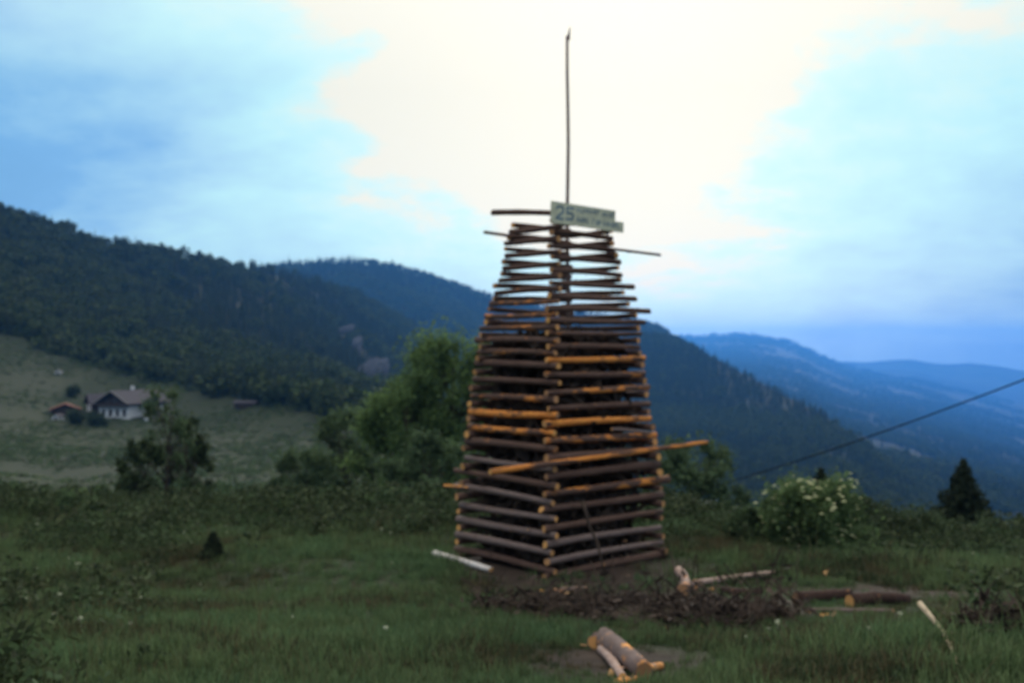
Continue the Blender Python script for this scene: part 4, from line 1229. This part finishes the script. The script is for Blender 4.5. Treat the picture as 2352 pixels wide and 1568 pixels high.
patch = fbm(P[:, 0] * 0.25, P[:, 1] * 0.25, 3, 55)
dry = fbm(P[:, 0] * 0.45 + 9, P[:, 1] * 0.6, 3, 58) + rng.normal(0, 0.12, len(P))
tall = rng.random(len(P)) < 0.035
kinds = np.where(tall, 6, np.where(dry > 0.16, rng.integers(3, 5, len(P)), np.where(dry < -0.24, 5, rng.integers(0, 3, len(P)))))
tramp = np.maximum(np.clip(1 - np.hypot((P[:, 0] - 3.0) / 7.0, (P[:, 1] - 16.5) / 5.5), 0, 0.5), np.clip(1.3 - np.hypot((P[:, 0] - 1.15) / 1.3, (P[:, 1] - 11.6) / 1.6), 0, 0.6))
scatter("grass", P, rng.uniform(0.5, 1.15, len(P)) * (1 + 0.7 * np.clip(patch, -0.7, 1)) * (1 - tramp), kinds,
        [grass_proto("a_tuft", 1, M["grass"], 34, 0.19, 0.09, 0.005), grass_proto("b_tuft", 2, M["grass"], 40, 0.13, 0.12, 0.006),
         grass_proto("c_tuft", 3, M["grass"], 26, 0.28, 0.07, 0.005), grass_proto("d_tuft", 4, M["weed"], 30, 0.17, 0.11, 0.007),
         grass_proto("e_tuft", 5, M["dry_grass"], 30, 0.16, 0.11, 0.006), grass_proto("f_tuft", 6, M["lush_grass"], 40, 0.18, 0.11, 0.006), grass_proto("g_tuft", 7, M["dry_grass"], 9, 0.52, 0.06, 0.004)],
        "unmown green grass on the slope round the tower", "grass", seed=92, tilt=0.14)
def keep_weed(x, y, u):
    rel = np.stack([x - CEN[0], y - CEN[1]], -1); inside = (np.abs(rel @ DL) < SL / 2 + .3) & (np.abs(rel @ DR) < SR / 2 + .3)
    return (~inside) & (u < np.clip((soil_mask(x, y) - 1.2) / 0.5, 0.0, 1)) & ~((x > -2.2 - 0.1 * y) & (x < 5.8) & (y < 23.5) & (u < 0.97)) & ~((x > 5) & (x < 8.5) & (y > 16) & (y < 20.5)) & (u < np.clip(0.12 + 2.6 * fbm(x * .22, y * .22, 3, 33) + np.clip((y - 25) / 10, 0, 1) * .5, 0.02, 1))
P = field_points(24000, 95, 8.5, 60, keep_weed)
scatter("weeds", P, rng.uniform(0.5, 1.5, len(P)), rng.integers(0, 3, len(P)),
        [weed_proto("a_weed", 5, M["weed"], 46, 0.36, 0.12, 0.040), weed_proto("b_weed", 6, M["leaf_shrub"], 40, 0.26, 0.15, 0.036), weed_proto("c_weed", 7, M["weed"], 60, 0.5, 0.13, 0.045)],
        "rank leafy weeds growing in patches on the slope", "weeds", seed=96, tilt=0.12)
def keep_flower(x, y, u):
    return (soil_mask(x, y) > 1.7) & (u < np.clip(0.04 + 0.9 * fbm(x * .35, y * .35, 3, 44), 0.01, 1))
P = field_points(800, 97, 11, 40, keep_flower)
scatter("meadow_flowers", P, rng.uniform(0.35, 0.7, len(P)), np.zeros(len(P), int), [flower_proto("a_flower", 8)], "small pale meadow flowers dotted through the grass", "flowers", seed=98, tilt=0.15)
# bushes on the farm meadow and in the dip
g = np.random.default_rng(44)
n = 1500
cols = g.uniform(-100, 1080, n); Ds = 62 + 120 * g.random(n) ** 1.6
msk = (fbm(cols * 0.006, Ds * 0.03, 3, 66) > np.interp(cols, [-100, 250, 480, 1000], [0.25, 0.12, -0.02, -0.15]))
cols, Ds = cols[msk], Ds[msk]
P = np.stack([(cols - CX) / FPX * Ds, Ds, np.zeros(len(Ds))], -1); P[:, 2] = gz(P[:, 0], P[:, 1]) - 0.2
scatter("meadow_bushes", P, g.uniform(1.4, 3.4, len(P)), g.integers(0, 2, len(P)), [leafy_proto("a_bush", 71, M["leaf_shrub"], 420, 0.02, 0.5), leafy_proto("b_bush", 72, M["leaf_elder"], 420, 0.02, 0.5)],
        "low bushes scattered over the dip and the meadow slope", "bushes", seed=45)

# coarse growth on the farm meadow
n = 30000
cols = g.uniform(-300, 1100, n); Ds = 75 + 390 * g.random(n) ** 0.8
P = np.stack([(cols - CX) / FPX * Ds, Ds, np.zeros(n)], -1); P[:, 2] = gz(P[:, 0], P[:, 1])
msk = g.random(n) < np.clip(0.35 + 1.6 * fbm(P[:, 0] * 0.03, P[:, 1] * 0.03, 4, 88), 0.05, 1)
P = P[msk]
scatter("meadow_growth", P, g.uniform(1.2, 3.4, len(P)), g.integers(0, 3, len(P)),
        [grass_proto("a_clump", 11, M["grass"], 24, 0.22, 0.2, 0.02), grass_proto("b_clump", 12, M["weed"], 24, 0.2, 0.22, 0.025), weed_proto("c_clump", 13, M["leaf_shrub"], 30, 0.22, 0.2, 0.06)],
        "coarse tufted growth on the farm meadow", "grass", seed=99, tilt=0.1)

# rough bushes along the edge of the slope, towards the dip
n = 700
cols = g.uniform(-150, 1060, n); Ds = 29 + 16 * g.random(n)
msk = fbm(cols * 0.008, Ds * 0.08, 3, 91) > 0.02
cols, Ds = cols[msk], Ds[msk]
P = np.stack([(cols - CX) / FPX * Ds, Ds, np.zeros(len(Ds))], -1); P[:, 2] = gz(P[:, 0], P[:, 1]) - 0.05
scatter("slope_edge_bushes", P, g.uniform(0.4, 1.25, len(P)), g.integers(0, 3, len(P)),
        [leafy_proto("a_rough", 81, M["leaf_shrub"], 420, 0.02, 0.45), leafy_proto("b_rough", 82, M["leaf_elder"], 420, 0.02, 0.45), leafy_proto("c_rough", 83, M["weed"], 420, 0.02, 0.45)],
        "rough low bushes along the edge of the slope left of the tower", "bushes", seed=46)
